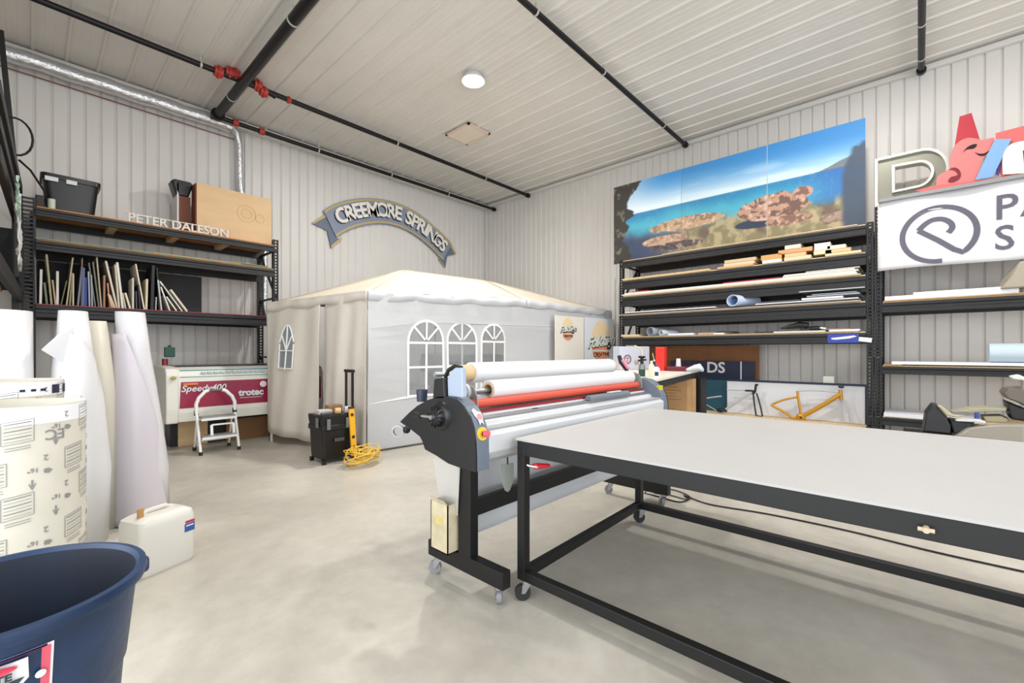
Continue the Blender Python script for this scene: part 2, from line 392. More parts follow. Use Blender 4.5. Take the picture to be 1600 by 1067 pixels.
# upright sheets on the red-edged shelf: foot x, top x, top y, width, colour (in the 6.4x close-up of the photo)
SH = [(40,30,140,9,'6a6a70'),(85,92,265,30,'dedad2'),(150,125,395,26,'7d8468'),(195,145,118,26,'a09a78'),(235,205,370,22,'b59a80'),(255,255,282,30,'dad6cf'),(290,345,380,14,'6e674f'),(345,408,148,18,'b7a888'),
 (378,405,300,22,'9a9866'),(410,412,310,18,'c9bfa6'),(458,500,240,22,'7d7f8c'),(492,502,150,14,'8a7460'),(505,515,250,30,'5a648e'),(535,532,345,34,'2a3f8e'),(575,565,285,18,'c6c8c8'),(600,590,320,18,'9aa3b0'),
 (632,568,200,16,'6d6f70'),(668,610,190,20,'77735c'),(690,645,142,18,'a9a78e'),(720,722,325,24,'a4775e'),(780,755,400,16,'c59a7a'),(800,760,510,20,'dcb898'),(825,775,520,20,'e0c4a4'),(850,738,180,24,'e0d6c6'),
 (868,830,220,22,'cfc8b4'),(905,850,195,26,'e8e2d6'),(935,905,500,18,'d8ceb8'),(978,930,500,22,'e2d9c6'),(1008,1008,350,20,'d9d5c8'),(1045,1040,480,16,'55565c'),(1075,1062,420,18,'222226'),(1120,1035,210,16,'eadfcc'),
 (1142,1150,360,24,'dccfb4'),(1195,1210,225,36,'18181b'),(1235,1240,540,12,'c4c0b4'),(1272,1248,245,16,'1a1a1d'),(1290,1256,370,18,'b9bcc2'),(1375,1285,440,16,'e6e0d2'),(1405,1292,480,16,'2a2a2c'),(1440,1340,540,18,'e4ddcc'),
 (1470,1300,430,14,'1f1f22'),(1500,1278,385,16,'e9e4d8'),(1545,1382,470,22,'dfd8c6')]
CN = {'d':'pale','e':'white','c':'cream','b':'tan'}
def cname(h):
    r, g, b = [int(h[i:i+2], 16) for i in (0, 2, 4)]
    l = (r+g+b)/3
    if l < 50: return 'black'
    if b > r+30: return 'blue'
    if b > r+4 and l < 200: return 'blue-grey'
    if abs(r-b) < 16 and l < 130: return 'dark grey'
    if abs(r-b) < 20 and l > 205: return 'off-white'
    if abs(r-b) < 20: return 'light grey'
    if g >= r-8 and l < 165: return 'olive'
    if l > 195: return 'cream'
    if l > 150: return 'tan'
    return 'brown'
zsh = 1.885
for i, (xb, xt, yt, wd, cc) in enumerate(SH):
    p = on(50+xb/6.4, 480, 'Y', 8.0); q = on(50+xt/6.4, 380+yt/6.4, 'Y', 8.0)
    th = max((on(50+(xb+wd/2)/6.4, 480, 'Y', 8.0)-on(50+(xb-wd/2)/6.4, 480, 'Y', 8.0)).x*.85, .010)
    yy = 7.96+(i % 3)*.012; dep = .38+.05*((i*5) % 4)
    d = Vector((q.x-p.x, 0, q.z-zsh)); L = d.length; d.normalize(); sd = Vector((d.z, 0, -d.x))
    base = Vector((p.x, yy+dep/2, zsh+abs(d.x)*th/2+.001))
    mb = MB().obox(base+d*L/2, (th, dep, L), (sd, Vector((0,1,0)), d))
    lean = 'leaning left' if q.x < p.x-.06 else ('leaning right' if q.x > p.x+.04 else 'standing straight')
    tall = 'tall' if L > .5 else ('short' if L < .3 else 'medium-height')
    o = mb.build('upright_sheet', mat('sheet_'+cc, cc, 0.55), origin=(p.x, yy, zsh))
    tag(o, '%s %s sheet %s, %s from left on the red-edged shelf' % (tall, cname(cc), lean, ORD[i]), 'sheet', 'upright sheets on the red-edged shelf')
# --- on the top shelf
zt = 3.082
bn = thing('storage_bin', 'large black plastic bin with handle slots on top of left rack', 'bin', (.38, 8.25, zt))
def rrect(cx, cy, hx, hy, r, n=5):
    out = []
    for (sx, sy, a) in ((1,1,0),(-1,1,90),(-1,-1,180),(1,-1,270)):
        for k in range(n+1):
            t = R(a+90*k/n); out.append((cx+sx*(hx-r)+r*math.cos(t), cy+sy*(hy-r)+r*math.sin(t)))
    return out
def loft(secs, mb=None, cap0=True, cap1=True):
    mb = mb or MB(); n = len(secs[0]); vs = [v for s in secs for v in s]
    fs = [(i*n+k, i*n+(k+1) % n, (i+1)*n+(k+1) % n, (i+1)*n+k) for i in range(len(secs)-1) for k in range(n)]
    if cap0: fs.append(tuple(range(n-1, -1, -1)))
    if cap1: fs.append(tuple(range((len(secs)-1)*n, len(secs)*n)))
    return mb.add(vs, fs)
M_bin = mat('bin_black', '101013', 0.35)
secs = [[(x, y, z) for x, y in rrect(.38, 8.25, hx, hy, .07)] for (z, hx, hy) in ((zt, .22, .17), (zt+.40, .26, .20), (zt+.40, .28, .22), (zt+.46, .28, .22), (zt+.46, .255, .195), (zt+.02, .21, .16))]
loft(secs, cap0=True, cap1=True).build('tub', M_bin, bn, smooth=True)
for (x, wd) in ((.20, .12), (.38, .10)):
    MB().box(x-wd/2, x+wd/2, 8.022, 8.032, zt+.36, zt+.415).build('handle_slot', mat('slot_pale', 'dcdce0', 0.5), bn, bev=.01)
tag(MB().box(.06, .14, 8.0, 8.1, zt, zt+.15).build('small_box', mat('box_black', '202024', .5), origin=(.1, 8.05, zt), bev=.01), 'small black box at the left end of the top shelf beside the black bin', 'box')
tag(MB().cyl((.20, 7.99, zt), (.20, 7.99, zt+.12), .035).build('small_jar', mat('jar_pale', 'c9ccb8', .4), origin=(.2, 7.99, zt), smooth=True), 'small pale jar in front of the black bin on the top shelf', 'jar')
lt = thing('letter_strip', 'pale cut-out lettering strip standing along the front of the top shelf of left rack', 'sign', (1.45, 7.98, zt))
fn = plane_fn((.92, 7.99, zt+.005), *YN)
M_let = mat('letter_pale', 'e2ded6', .5, var=.15, scale=12)
link(text_mesh('PETER DALESON', .165, .016, fn, bold=.003, space=.98), 'lettering', M_let, lt)
MB().box(.90, 2.08, 8.0, 8.012, zt+.112, zt+.124).box(.90, 2.08, 8.0, 8.012, zt+.0, zt+.01).build('rail', M_let, lt)
pl = thing('plywood_box', 'pale plywood box front standing on the right of the top shelf of left rack', 'box', (2.25, 8.2, zt))
MB().box(1.74, 2.80, 8.12, 8.14, zt, zt+.80).build('front_panel', M_wood, pl)
M_redwood = mat('box_inner', '7a4636', .7)
MB().box(1.725, 1.745, 8.14, 8.36, zt, zt+.79).build('side_panel', M_redwood, pl)
MB().box(1.745, 2.78, 8.34, 8.36, zt, zt+.78).build('back_panel', M_redwood, pl)
MB().box(1.745, 2.78, 8.14, 8.34, zt+.76, zt+.78).build('top_panel', M_redwood, pl)
for (cx, cy, r) in ((2.42, .47, .14), (2.42, .47, .08), (2.62, .43, .07)):
    link(shape_mesh([circ(cx, cy+zt, r), circ(cx, cy+zt, r-.008)], .0012, lambda x, y, z: Vector((x, 8.119+z, y))), 'carved_ring', mat('wood_dark', 'c99f6a', .7), pl)
db = thing('display_case', 'dark open box with a black bag on it, behind the plywood on the left rack', 'box', (1.6, 8.35, zt))
MB().box(1.53, 1.55, 8.3, 8.6, zt, zt+.78).box(1.55, 1.70, 8.58, 8.60, zt, zt+.74).build('case_panel', mat('case_white', 'd9d9da', .5), db)
MB().box(1.552, 1.70, 8.32, 8.57, zt, zt+.6).build('inner_board', M_redwood, db)
mb = MB(); loft([[(x, y, z) for x, y in rrect(1.60, 8.43, hx, .13, .03)] for (z, hx) in ((zt+.61, .08), (zt+.70, .11), (zt+.80, .14), (zt+.83, .11))], mb)
mb.build('black_bag', mat('bag_black', '16161a', .4), origin=(1.6, 8.43, zt+.61), smooth=True); tag(bpy.data.objects['black_bag'], 'black plastic bag lying on the dark open box, left of the plywood', 'bag')

# --- rack along the side wall at the far left edge
rs = thing('side_rack', 'dark rack at the far left edge, running toward the camera', 'rack', (-.3, 6.8, 0))
for (x, y) in ((-.07, 7.86), (-.62, 7.86), (-.70, 4.9), (-.16, 4.9)): upright(x, y, 0, 3.3, rs, (1, 0), w=.08)
def sx(y): return -.155+(y-4.9)*.03
for (z, h) in ((3.22, .10), (2.96, .09), (2.74, .12), (1.95, .14)):
    mb = MB().bar((sx(4.9), 4.9, z), (sx(7.86), 7.86, z), .045, h); mb.build('beam', M_rack, rs, bev=.004)
MB().box(-.68, -.20, 4.95, 7.8, 1.99, 2.01).build('deck', M_deck, rs)
tag(MB().box(-.09, -.06, 6.5, 7.78, 2.03, 2.66).build('dark_panel', mat('black_board', '131316', .6), rs), 'black panel filling the bay')
tag(MB().box(-.62, -.03, 7.90, 7.93, 2.02, 2.75).build('black_board', mat('black_board', '131316', .6), origin=(-.3, 7.91, 2.02)), 'black board closing the end of the side rack, left of the left rack', 'board')
def crumple(c, w_, h_, d_, seed, n=14):
    c = Vector(c)
    def f(u, v):
        p = Vector((u*3+seed, v*4, 0)); k = noise.noise(p)
        return (c.x+d_*(noise.noise(p*1.7)), c.y+(u-.5)*w_+.04*k, c.z+(v-.5)*h_+.05*noise.noise(p+Vector((5, 0, 0))))
    return MB().grid(f, n, n)
for (y, z, hh, cc, lb) in ((6.0, 2.36, .62, 'cfd2cf', 'crumpled pale sheet hanging from the side rack at the left edge, upper'), (5.75, 2.62, .3, '9fb5a4', 'greenish crumpled film hanging at the left edge, above the pale sheet')):
    o = crumple((sx(y)+.07, y, z), .5, hh, .03, y).build('hanging_sheet', mat('hang_'+cc, cc, .5), origin=(sx(y)+.07, y, z), smooth=True, solid=.004); tag(o, lb, 'sheet')
tag(MB().tube([(-.07, 7.8, 3.55), (.02, 7.95, 3.5), (.14, 8.05, 3.3), (.16, 8.1, 3.12)], .012, 8).build('black_strap', M_pipe, origin=(0, 8, 3.2)), 'black strap slanting from the side rack to the black bin', 'strap')
tag(MB().tube([(-.1+.14*math.cos(a/10*PI), 7.9, 3.95+.22*math.sin(a/10*PI)-.1) for a in range(-6, 12)], .012, 8).build('cable_loop', M_pipe, origin=(-.1, 7.9, 4.1)), 'black cable loop high at the far left edge', 'cable')
tag(MB().bar(on(27, 300, 'Y', 7.92), on(1, 48, 'Y', 7.92), .05, .05, (0,1,0)).build('black_pole', M_blk, origin=(-.1, 7.9, 3.2)), 'black pole rising above the side rack at the far left edge', 'pole')

# ================================================================== SIGN ON THE LEFT WALL
def zp(x, y): 
    p = on(400+x/3.478, 270+y/3.478, 'Y', 8.78); return (p.x, p.z)
def smooth_pts(ps, n=6):
    out = []
    for i in range(len(ps)-1):
        p0 = ps[max(i-1, 0)]; p1 = ps[i]; p2 = ps[i+1]; p3 = ps[min(i+2, len(ps)-1)]
        for k in range(n):
            t = k/n
            out.append(tuple(.5*((2*p1[a])+(-p0[a]+p2[a])*t+(2*p0[a]-5*p1[a]+4*p2[a]-p3[a])*t*t+(-p0[a]+3*p1[a]-3*p2[a]+p3[a])*t**3) for a in (0, 1)))
    out.append(ps[-1]); return out
top = smooth_pts([zp(*q) for q in ((365,205),(430,168),(520,145),(620,139),(720,152),(800,179),(880,222),(960,285),(1020,340),(1062,385))])
bot = smooth_pts([zp(*q) for q in ((435,352),(500,313),(580,287),(660,277),(740,285),(820,314),(900,366),(960,420),(990,452),(1012,478))])
bs = thing('ribbon_sign', 'grey-blue ribbon-shaped sign with gold edges on the left wall above the tent', 'sign', (5.5, 8.83, 3.9))
M_rib = mat('ribbon_blue', '8791a6', .5); M_gold = mat('ribbon_gold', 'c3ab6e', .5); M_rb2 = mat('ribbon_dark', '6a7388', .5)
wfn = lambda off: (lambda x, y, z: Vector((x, 8.78-off+z, y)))
link(shape_mesh([top+bot[::-1]], .02, wfn(0)), 'ribbon', M_rib, bs)
for tl in (((372,228),(305,272),(388,312),(410,410),(468,362),(435,352)), ((1058,378),(1090,440),(1040,452),(1030,515),(993,466),(1012,455))):
    link(shape_mesh([[zp(*q) for q in tl]], .012, wfn(-.018)), 'ribbon_tail', M_rb2, bs)
for (tl) in (((372,228),(305,272),(312,278),(380,240)), ((410,410),(468,362),(462,350),(408,396)), ((1090,440),(1060,385),(1052,392),(1080,440)), ((1030,515),(1000,470),(994,458),(993,466),(1020,508))):
    link(shape_mesh([[zp(*q) for q in tl]], .002, wfn(-.003)), 'gold_edge', M_gold, bs)
def offs(curve, other, f0): return [(a[0]+(b[0]-a[0])*f0, a[1]+(b[1]-a[1])*f0) for a, b in zip(curve, other)]
for (a, b) in ((.03, .10), (.90, .97)):
    A = offs(top, bot, a); B = offs(top, bot, b)
    link(shape_mesh([A+B[::-1]], .002, wfn(.022)), 'gold_edge', M_gold, bs)
mid = offs(top, bot, .70)
cl = [0]
for i in range(1, len(mid)): cl.append(cl[-1]+math.dist(mid[i], mid[i-1]))
def along(s):
    s = max(0, min(s, cl[-1]-1e-6))
    for i in range(1, len(cl)):
        if cl[i] >= s:
            t = (s-cl[i-1])/(cl[i]-cl[i-1]); a, b = mid[i-1], mid[i]
            return (a[0]+(b[0]-a[0])*t, a[1]+(b[1]-a[1])*t), math.atan2(b[1]-a[1], b[0]-a[0])
wdt = {'M': 1.32, 'I': .62, ' ': .6, 'O': 1.22, 'C': 1.1, 'G': 1.18, 'N': 1.22, 'E': .9, 'S': .92, 'P': .95, 'R': 1.0}
txt = 'CREEMORE SPRINGS'; tot = sum(wdt.get(c, .95) for c in txt); s0, s1 = cl[-1]*.07, cl[-1]*.965; acc = 0
for layer, (dx, dz, off, m_) in enumerate(((-.02, -.025, .021, mat('letter_shadow', '23242a', .6)), (0, 0, .034, mat('letter_white', 'efece4', .5)))):
    acc = 0; me_all = MB()
    for ch in txt:
        wch = wdt.get(ch, .95)
        if ch != ' ':
            (cx, cz), an = along(s0+(s1-s0)*(acc+wch/2)/tot)
            ca, sa = math.cos(an), math.sin(an)
            sz = .42
            me = text_mesh(ch, sz, .008, lambda x, y, z: Vector((x, y, z)), bold=.012, align='CENTER')
            me_all.add([(cx+dx+x*ca*.95-y*sa, 8.78-off+z, cz+dz+x*sa*.95+y*ca) for x, y, z in [(v.co.x, v.co.y, v.co.z) for v in me.vertices]], [tuple(p.vertices) for p in me.polygons])
        acc += wch
    me_all.build('lettering', m_, bs)

# ================================================================== LASER CUTTER
lc = thing('laser_cutter', 'cream and crimson laser cutter standing in front of left rack', 'machine', (2.3, 7.5, 0))
LX0, LX1, LY0, LY1 = 1.18, 3.2, 7.05, 7.86
secs = [(LX0+.14, LX1)]
prof = [(LY0, .38), (LY0-.02, .50), (LY0, .98), (LY0+.05, 1.06), (LY0+.18, 1.09), (LY1, 1.10), (LY1, .38)]
MB().prism([(LX0+.13, y, z) for y, z in prof], (LX1-LX0-.13, 0, 0)).build('body', M_cream, lc, bev=.006)
prof2 = [(LY0-.02, .37), (LY0-.035, .55), (LY0-.02, 1.0), (LY0+.03, 1.075), (LY0+.18, 1.10), (LY1+.01, 1.11), (LY1+.01, .36)]
MB().prism([(LX0, y, z) for y, z in prof2], (.13, 0, 0)).build('end_panel', M_cream, lc, bev=.015)
MB().box(LX0+.12, LX1-.05, LY0+.42, LY1-.03, .0, .38).build('base', mat('base_black', '121214', .5), lc)
M_crim = mat('crimson', 'a8214a', .3, var=.35, scale=1.2)
def front_y(z): return LY0-.02+(abs(z-.5)/.48*.02 if z > .5 else (.5-z)/.12*.02)
MB().prism([(LX0+.14, front_y(.56)-.004, .56), (LX0+.16, front_y(.90)-.004, .90), (LX0+.16, front_y(.90)+.0, .90), (LX0+.16, front_y(.56)+.0, .56)], (LX1-LX0-.2, 0, 0)).build('front_panel', M_crim, lc)
MB().prism([(LX0+.15, front_y(.96)-.004, .96), (LX0+.15, LY0+.046, 1.056), (LX0+.15, LY0+.05, 1.05), (LX0+.15, LY0, .96)], (LX1-LX0-.17, 0, 0)).build('teal_strip', mat('teal', '3f8791', .35), lc)
MB().box(LX0+.14, LX1-.03, LY0+.2, LY1-.05, 1.095, 1.112).build('lid_window', mat('lid_dark', '2c3238', .2), lc, bev=.004)
for k in range(11):
    x = 1.56+k*.072
    MB().box(x, x+.056, LY0-.012, LY0+.03, 1.0, 1.03).build('key', mat('key_grey', 'b9c4c6', .4), lc, bev=.006)
fn = plane_fn((1.335, LY0-.0275, .775), *YN)
link(text_mesh('Speedy400', .115, .001, fn, bold=.002, shear=.25), 'lettering', M_white, lc)
fn = plane_fn((1.995, LY0-.0275, .68), *YN)
link(text_mesh('trotec', .125, .001, fn, bold=.006), 'lettering', M_white, lc)
MB().box(2.01, 2.29, LY0-.028, LY0-.024, .645, .652).build('small_print', M_white, lc)
tag(MB().box(1.36, 1.52, LY0-.026, LY0-.022, .862, .885).build('badge', mat('badge_orange', 'e5873a', .4), lc), 'orange badge')
MB().cyl((2.31, LY0-.03, .83), (2.31, LY0-.02, .83), .045).build('round_badge', mat('badge_pale', 'e9d9d9', .4), lc)
MB().cyl((LX0+.07, LY0-.06, .96), (LX0+.07, LY0-.02, .96), .022).box(LX0+.04, LX0+.10, LY0-.065, LY0-.05, .945, .975).build('lock', mat('brass', 'a99a5c', .3, .8), lc, bev=.004)
tag(MB().box(1.38, 1.72, 7.42, 7.46, .0, .33).build('wood_block', M_wood, origin=(1.5, 7.44, 0), bev=.004), 'light wooden board leaning under laser cutter, left of the stepladder', 'board')
tag(MB().box(1.95, 3.0, 7.42, 7.46, .0, .31).build('wood_block', mat('brown_board', '8a6440', .7), origin=(2.5, 7.44, 0), bev=.004), 'brown wooden board under laser cutter, right of the stepladder', 'board')
# machine top oddments
g = on(259, 552, 'Y', 8.0)
gb = thing('green_box', 'small dark green box on a forked stand behind the laser cutter', 'box', (g.x, 7.95, 1.11))
MB().box(g.x-.06, g.x+.06, 7.72, 7.78, 1.22, 1.36).box(g.x-.02, g.x+.02, 7.74, 7.77, 1.36, 1.39).build('case', mat('dark_green', '1f4a3c', .5), gb, bev=.01)
MB().cyl((g.x-.025, 7.75, 1.115), (g.x-.025, 7.75, 1.22), .006).cyl((g.x+.025, 7.75, 1.115), (g.x+.025, 7.75, 1.22), .006).build('stand', M_alu, gb)
tag(MB().cyl((1.25, 7.5, 1.113), (1.25, 7.5, 1.20), .035).build('red_cup', mat('dark_red', '7e1f2c', .4), origin=(1.25, 7.5, 1.113), smooth=True), 'small dark red cup on the left end of the laser cutter', 'cup')

# ================================================================== STEPLADDER
ld = thing('stepladder', 'small white and grey folding stepladder in front of the crimson machine', 'ladder', (1.7, 6.85, 0))
M_lw = mat('ladder_white', 'eeedea', .35); M_dk = mat('dark_rubber', '2a2a2c', .7)
xl, xr = 1.455, 1.89
MB().tube([(xl, 6.60, .03), (xl+.0, 6.80, .50)], .017, 12).build('leg', M_lw, ld, smooth=True)
MB().tube([(xr, 6.64, .03), (xr-.0, 6.82, .50)], .017, 12).build('leg', M_lw, ld, smooth=True)
MB().tube([(xl+.02, 7.00, .03), (xl+.02, 6.84, .52)], .013, 10).build('leg', M_lw, ld, smooth=True)
MB().tube([(xr-.02, 7.00, .03), (xr-.02, 6.84, .52)], .013, 10).build('leg', M_lw, ld, smooth=True)
arc = [(xl, 6.80, .50), (xl+.0, 6.82, .62), (xl+.03, 6.83, .70), (xl+.10, 6.84, .775), (xl+.14, 6.845, .79)]
MB().tube(arc, .022, 12).build('hand_grip', M_lw, ld, smooth=True)
arc2 = [(xr-.14, 6.845, .79), (xr-.10, 6.84, .775), (xr-.03, 6.83, .70), (xr, 6.82, .62), (xr, 6.82, .50)]
MB().tube(arc2, .022, 12).build('hand_grip', M_lw, ld, smooth=True)
MB().cyl((xl+.13, 6.845, .79), (xr-.13, 6.845, .79), .012).build('top_bar', mat('bar_grey', '6c6e70', .4), ld, smooth=True)
for (x, y) in ((xl, 6.81), (xr, 6.82)): MB().cyl((x, y, .48), (x, y+.01, .54), .026).build('collar', M_dk, ld, smooth=True)
for (x, y) in ((xl, 6.60), (xr, 6.64), (xl+.02, 7.0), (xr-.02, 7.0)): MB().cyl((x, y, 0), (x, y, .045), .022).build('rubber_foot', M_dk, ld, smooth=True)
M_st = mat('step_grey', '8b8d90', .5)
MB().box(xl+.03, xr-.03, 6.66, 6.84, .440, .465).build('step', M_st, ld, bev=.006)
MB().box(xl+.03, xr-.03, 6.62, 6.78, .205, .228).build('step', M_st, ld, bev=.006)
mb = MB()
for z, y in ((.435, 6.655), (.20, 6.615)): mb.bar((xl+.02, y, z), (xr-.02, y, z), .012, .03)
mb.bar((xl+.13, 6.66, .36), (xr-.06, 6.66, .36), .01, .02).bar((xl+.13, 6.64, .23), (xl+.13, 6.66, .36), .01, .03, (1,0,0)).bar((xr-.06, 6.64, .23), (xr-.06, 6.66, .36), .01, .03, (1,0,0))
mb.bar((xl, 6.62, .11), (xl+.02, 6.98, .11), .02, .02).bar((xl+.02, 6.98, .12), (xr-.02, 6.98, .12), .02, .02)
mb.build('step_frame', M_lw, ld)

# ================================================================== PARTY TENT
A = Vector((2.93, 5.19, 0)); B = Vector((8.28, 4.76, 0)); C = Vector((2.33, 6.93, 0)); Dd = Vector((8.2, 6.95, 0))
tn = thing('party_tent', 'white party tent with arched plastic windows filling the far corner', 'tent', (5.4, 6.0, 0))
EA, EB, EC, ED = 2.07, 2.14, 1.99, 2.12
P1 = Vector((4.1, 6.15, 2.62)); P2 = Vector((5.96, 6.1, 2.66))
a = A+Vector((0,0,EA)); b = B+Vector((0,0,EB)); c_ = C+Vector((0,0,EC)); d_ = Dd+Vector((0,0,ED)); m_ab = Vector((5.77, 4.95, 2.175))
def sag_tri(mb, p, q, r, n=10, sag=.05):
    """triangle p q r with a soft sag in its middle"""
    idx = {}; vs = []
    for i in range(n+1):
        for j in range(n+1-i):
            u, v = i/n, j/n; w_ = 1-u-v
            P = p*w_+q*u+r*v; P = P.copy(); P.z -= sag*27*u*v*w_; P.z += .012*noise.noise(P*2.2)*(27*u*v*w_)
            idx[i, j] = len(vs); vs.append(P)
    fs = []
    for i in range(n):
        for j in range(n-i):
            fs.append((idx[i, j], idx[i+1, j], idx[i, j+1]))
            if i+j < n-1: fs.append((idx[i+1, j], idx[i+1, j+1], idx[i, j+1]))
    mb.add(vs, fs)
mb = MB()
sag_tri(mb, a, m_ab, P1); sag_tri(mb, m_ab, P2, P1, sag=.03); sag_tri(mb, m_ab, b, P2); sag_tri(mb, c_, a, P1); sag_tri(mb, b, d_, P2); 
m_cd = Vector((5.2, 7.0, 2.05)); sag_tri(mb, c_, P1, m_cd); sag_tri(mb, P1, P2, m_cd, sag=.03); sag_tri(mb, P2, d_, m_cd)
mb.build('roof', M_roof, tn, smooth=True, solid=.004)
# valances
mb = MB()
def val(p, q, n=24, hh=.13, out=.015, s=1):
    d = (q-p); nr = Vector((d.y, -d.x, 0)).normalized()*out*s
    def f(u, v): 
        P = p+d*u+nr*(1+.5*math.sin(u*37+v*2))
        return (P.x, P.y, P.z+.012-(v*hh)*(1+.10*math.sin(u*19)))
    mb.grid(f, n*3, 2)
val(a, m_ab); val(m_ab, b)
mb.build('valance', M_tent, tn, smooth=True, solid=.003)
mb = MB(); val(c_, a); mb.build('valance', M_flap, tn, smooth=True, solid=.003)
# front wall with window holes, in (s, z): s metres from A toward B
L_ab = (B-A).length; dab = (B-A).normalized(); nab = Vector((dab.y, -dab.x, 0))
def s_of(px, py=549):
    u = (px-800)/F; dx, dy = fx+u*fy, fy-u*fx
    # A + s*dab = t*(dx,dy)
    det = dab.x*(-dy)-dab.y*(-dx)
    s = ((-A.x)*(-dy)-(-A.y)*(-dx))/det
    P = A+dab*s; t = (P.x*fx+P.y*fy)
    return s, CH+(549-py)/F*t
def ffn(off): 
    return lambda x, y, z: A+dab*x+nab*(off+z+.02*noise.noise(Vector((x*2.1, y*1.2, 0)))+.012*math.sin(x*6+y))+Vector((0, 0, y))
def arch(x0, x1, z0, zs, z1, n=14):
    cx = (x0+x1)/2; r = (x1-x0)/2
    return [(x0, z0), (x1, z0)]+[(cx+r*math.cos(PI*k/n), zs+(z1-zs)*math.sin(PI*k/n)) for k in range(n+1)]
WIN = []
for (l, r_) in ((640, 690), (700, 743), (753, 787)):
    s0_, zz = s_of(l, 503); s1_, _ = s_of(r_, 503); WIN.append((s0_, s1_))
wz0, wz1 = .70, s_of(663, 503)[1]
top_l = [(0, 2.07)]+[(L_ab*k/10, 2.07+(.10 if k > 3 else .025*k)) for k in range(1, 10)]+[(L_ab, 2.14)]
def dense(lp, st=.12):
    out = []
    for i in range(len(lp)):
        p, q = lp[i], lp[(i+1) % len(lp)]; n = max(1, int(math.dist(p, q)/st))
        out += [(p[0]+(q[0]-p[0])*k/n, p[1]+(q[1]-p[1])*k/n) for k in range(n)]
    return out
me = shape_mesh([dense([(0, .02), (L_ab, .02)]+[(x, z) for x, z in top_l[::-1]])]+[dense(arch(s, e, wz0, wz1-(e-s)/2*1.05, wz1), .15) for s, e in WIN], .002, ffn(0))
fw = link(me, 'front_wall', M_tent, tn)
M_pane = mat('clear_film', 'b9bec2', .12, alpha=.28); M_mull = mat('window_tape', 'f6f6f5', .5)
for (s, e) in WIN:
    zs = wz1-(e-s)/2*1.05; cx = (s+e)/2; rr = (e-s)/2
    pn = link(shape_mesh([dense(arch(s-.02, e+.02, wz0-.02, zs, wz1+.02), .15)], .0005, ffn(.004)), 'window_pane', M_pane, tn)
    loops = [band([(s, zs-.02), (e, zs-.02)], .032), band([(cx, wz0), (cx, zs-.036)], .032), band([(s, zs-.36), (cx-.017, zs-.36)], .03), band([(cx+.017, zs-.36), (e, zs-.36)], .03)]
    for an in (45, 90, 135): loops.append(band([(cx+.03*math.cos(R(an)), zs+.0+.03*math.sin(R(an))), (cx+rr*math.cos(R(an)), zs+rr*1.05*math.sin(R(an)))], .028))
    for k, lp in enumerate(loops): 
        pass
    mm = None; bm = bmesh.new()
    for lp in loops:
        q = shape_mesh([lp], .002, ffn(.010)); bm.from_mesh(q)
    mm = bpy.data.meshes.new('mullions'); bm.to_mesh(mm); bm.free()
    link(mm, 'mullions', M_mull, pn)
    # raised rim
    rim = shape_mesh([dense(arch(s-.035, e+.035, wz0-.035, zs, wz1+.035), .15), dense(arch(s, e, wz0, zs, wz1), .15)], .002, ffn(.010))
    link(rim, 'window_rim', M_mull, pn)
# side flaps toward the camera's left (line A-C)
L_ac = (C-A).length; dac = (C-A).normalized(); nac = Vector((-dac.y, dac.x, 0))
def flap(name, s0, s1, z0a, z0b, gap_lo, gap_hi, seed, side, label=None):
    def f(u, v):
        z_t = EA+(EC-EA)*((s0+(s1-s0)*u)/L_ac); zb = z0a+(z0b-z0a)*u
        z = zb+(z_t-zb)*v; lo = 1-v
        s = s0+(s1-s0)*u
        if side == 'L': s = s+ (gap_lo*lo)*(1-u)
        else: s = s-(gap_lo*lo)*u
        k = .03*lo*math.sin(u*8+seed+v*1.5)+.012*math.sin(u*19+seed*2+v*3)*(.3+lo)+.03*noise.noise(Vector((u*3, v*2, seed)))
        P = A+dac*s+nac*(k+.07*lo*math.sin(PI*u))
        return (P.x, P.y, z)
    o = MB().grid(f, 60, 16).build(name, M_flap, tn, smooth=True, solid=.003)
    return f
flap('side_flap', 0.0, .745, .03, .10, .05, 0, .5, 'R')
fl = flap('side_flap', .80, L_ac+.02, .06, .16, .07, 0, 2.0, 'L')
# arched window on the far flap
mb = MB(); mc = MB()
def fp(u, v, o=.012):
    x, y, z = fl(u, v); return (x+nac.x*o, y+nac.y*o, z)
M_pane2 = mat('dark_film', '8f9499', .2)
def gf(u, v):
    uu = .42+.26*u; hw = .0
    return fp(uu, .50+.32*v*(math.sin(PI*(.12+.76*u))**.5))
mb.grid(gf, 12, 10).build('window_pane', M_pane2, tn, smooth=True)
for pts in ([fp(.42+.26*k/10, .50+.32*(math.sin(PI*(.12+.76*k/10))**.5), .02) for k in range(11)], [fp(.42, .50+.02*k, .02) for k in range(10)], [fp(.68, .50+.02*k, .02) for k in range(10)], [fp(.55, .49+.03*k, .02) for k in range(12)], [fp(.42+.026*k, .63, .02) for k in range(11)], [fp(.42+.026*k, .50, .02) for k in range(11)],
            [fp(.55-.013*k, .63+.015*k, .02) for k in range(9)], [fp(.55+.013*k, .63+.015*k, .02) for k in range(9)]):
    mc.tube(pts, .010, 6)
mc.build('mullions', M_mull, tn)
# end wall and back wall, frame poles
MB().grid(lambda u, v: (B.x+(Dd.x-B.x)*u+.02*math.sin(u*20), B.y+(Dd.y-B.y)*u, .02+2.1*v), 20, 4).build('end_wall', M_tent, tn, smooth=True, solid=.003)
for (p, z) in ((A, EA), (B, EB), (C, EC), (Dd, ED), (Vector((5.6, 4.99, 0)), 2.15), (Vector((5.3, 6.93, 0)), 2.04)):
    q = p*1.0; q = q+(Vector((5.4, 6.0, 0))-p).normalized()*.06
    MB().cyl((q.x, q.y, 0), (q.x, q.y, z-.04), .017, n=10).build('pole', M_lw, tn, smooth=True)
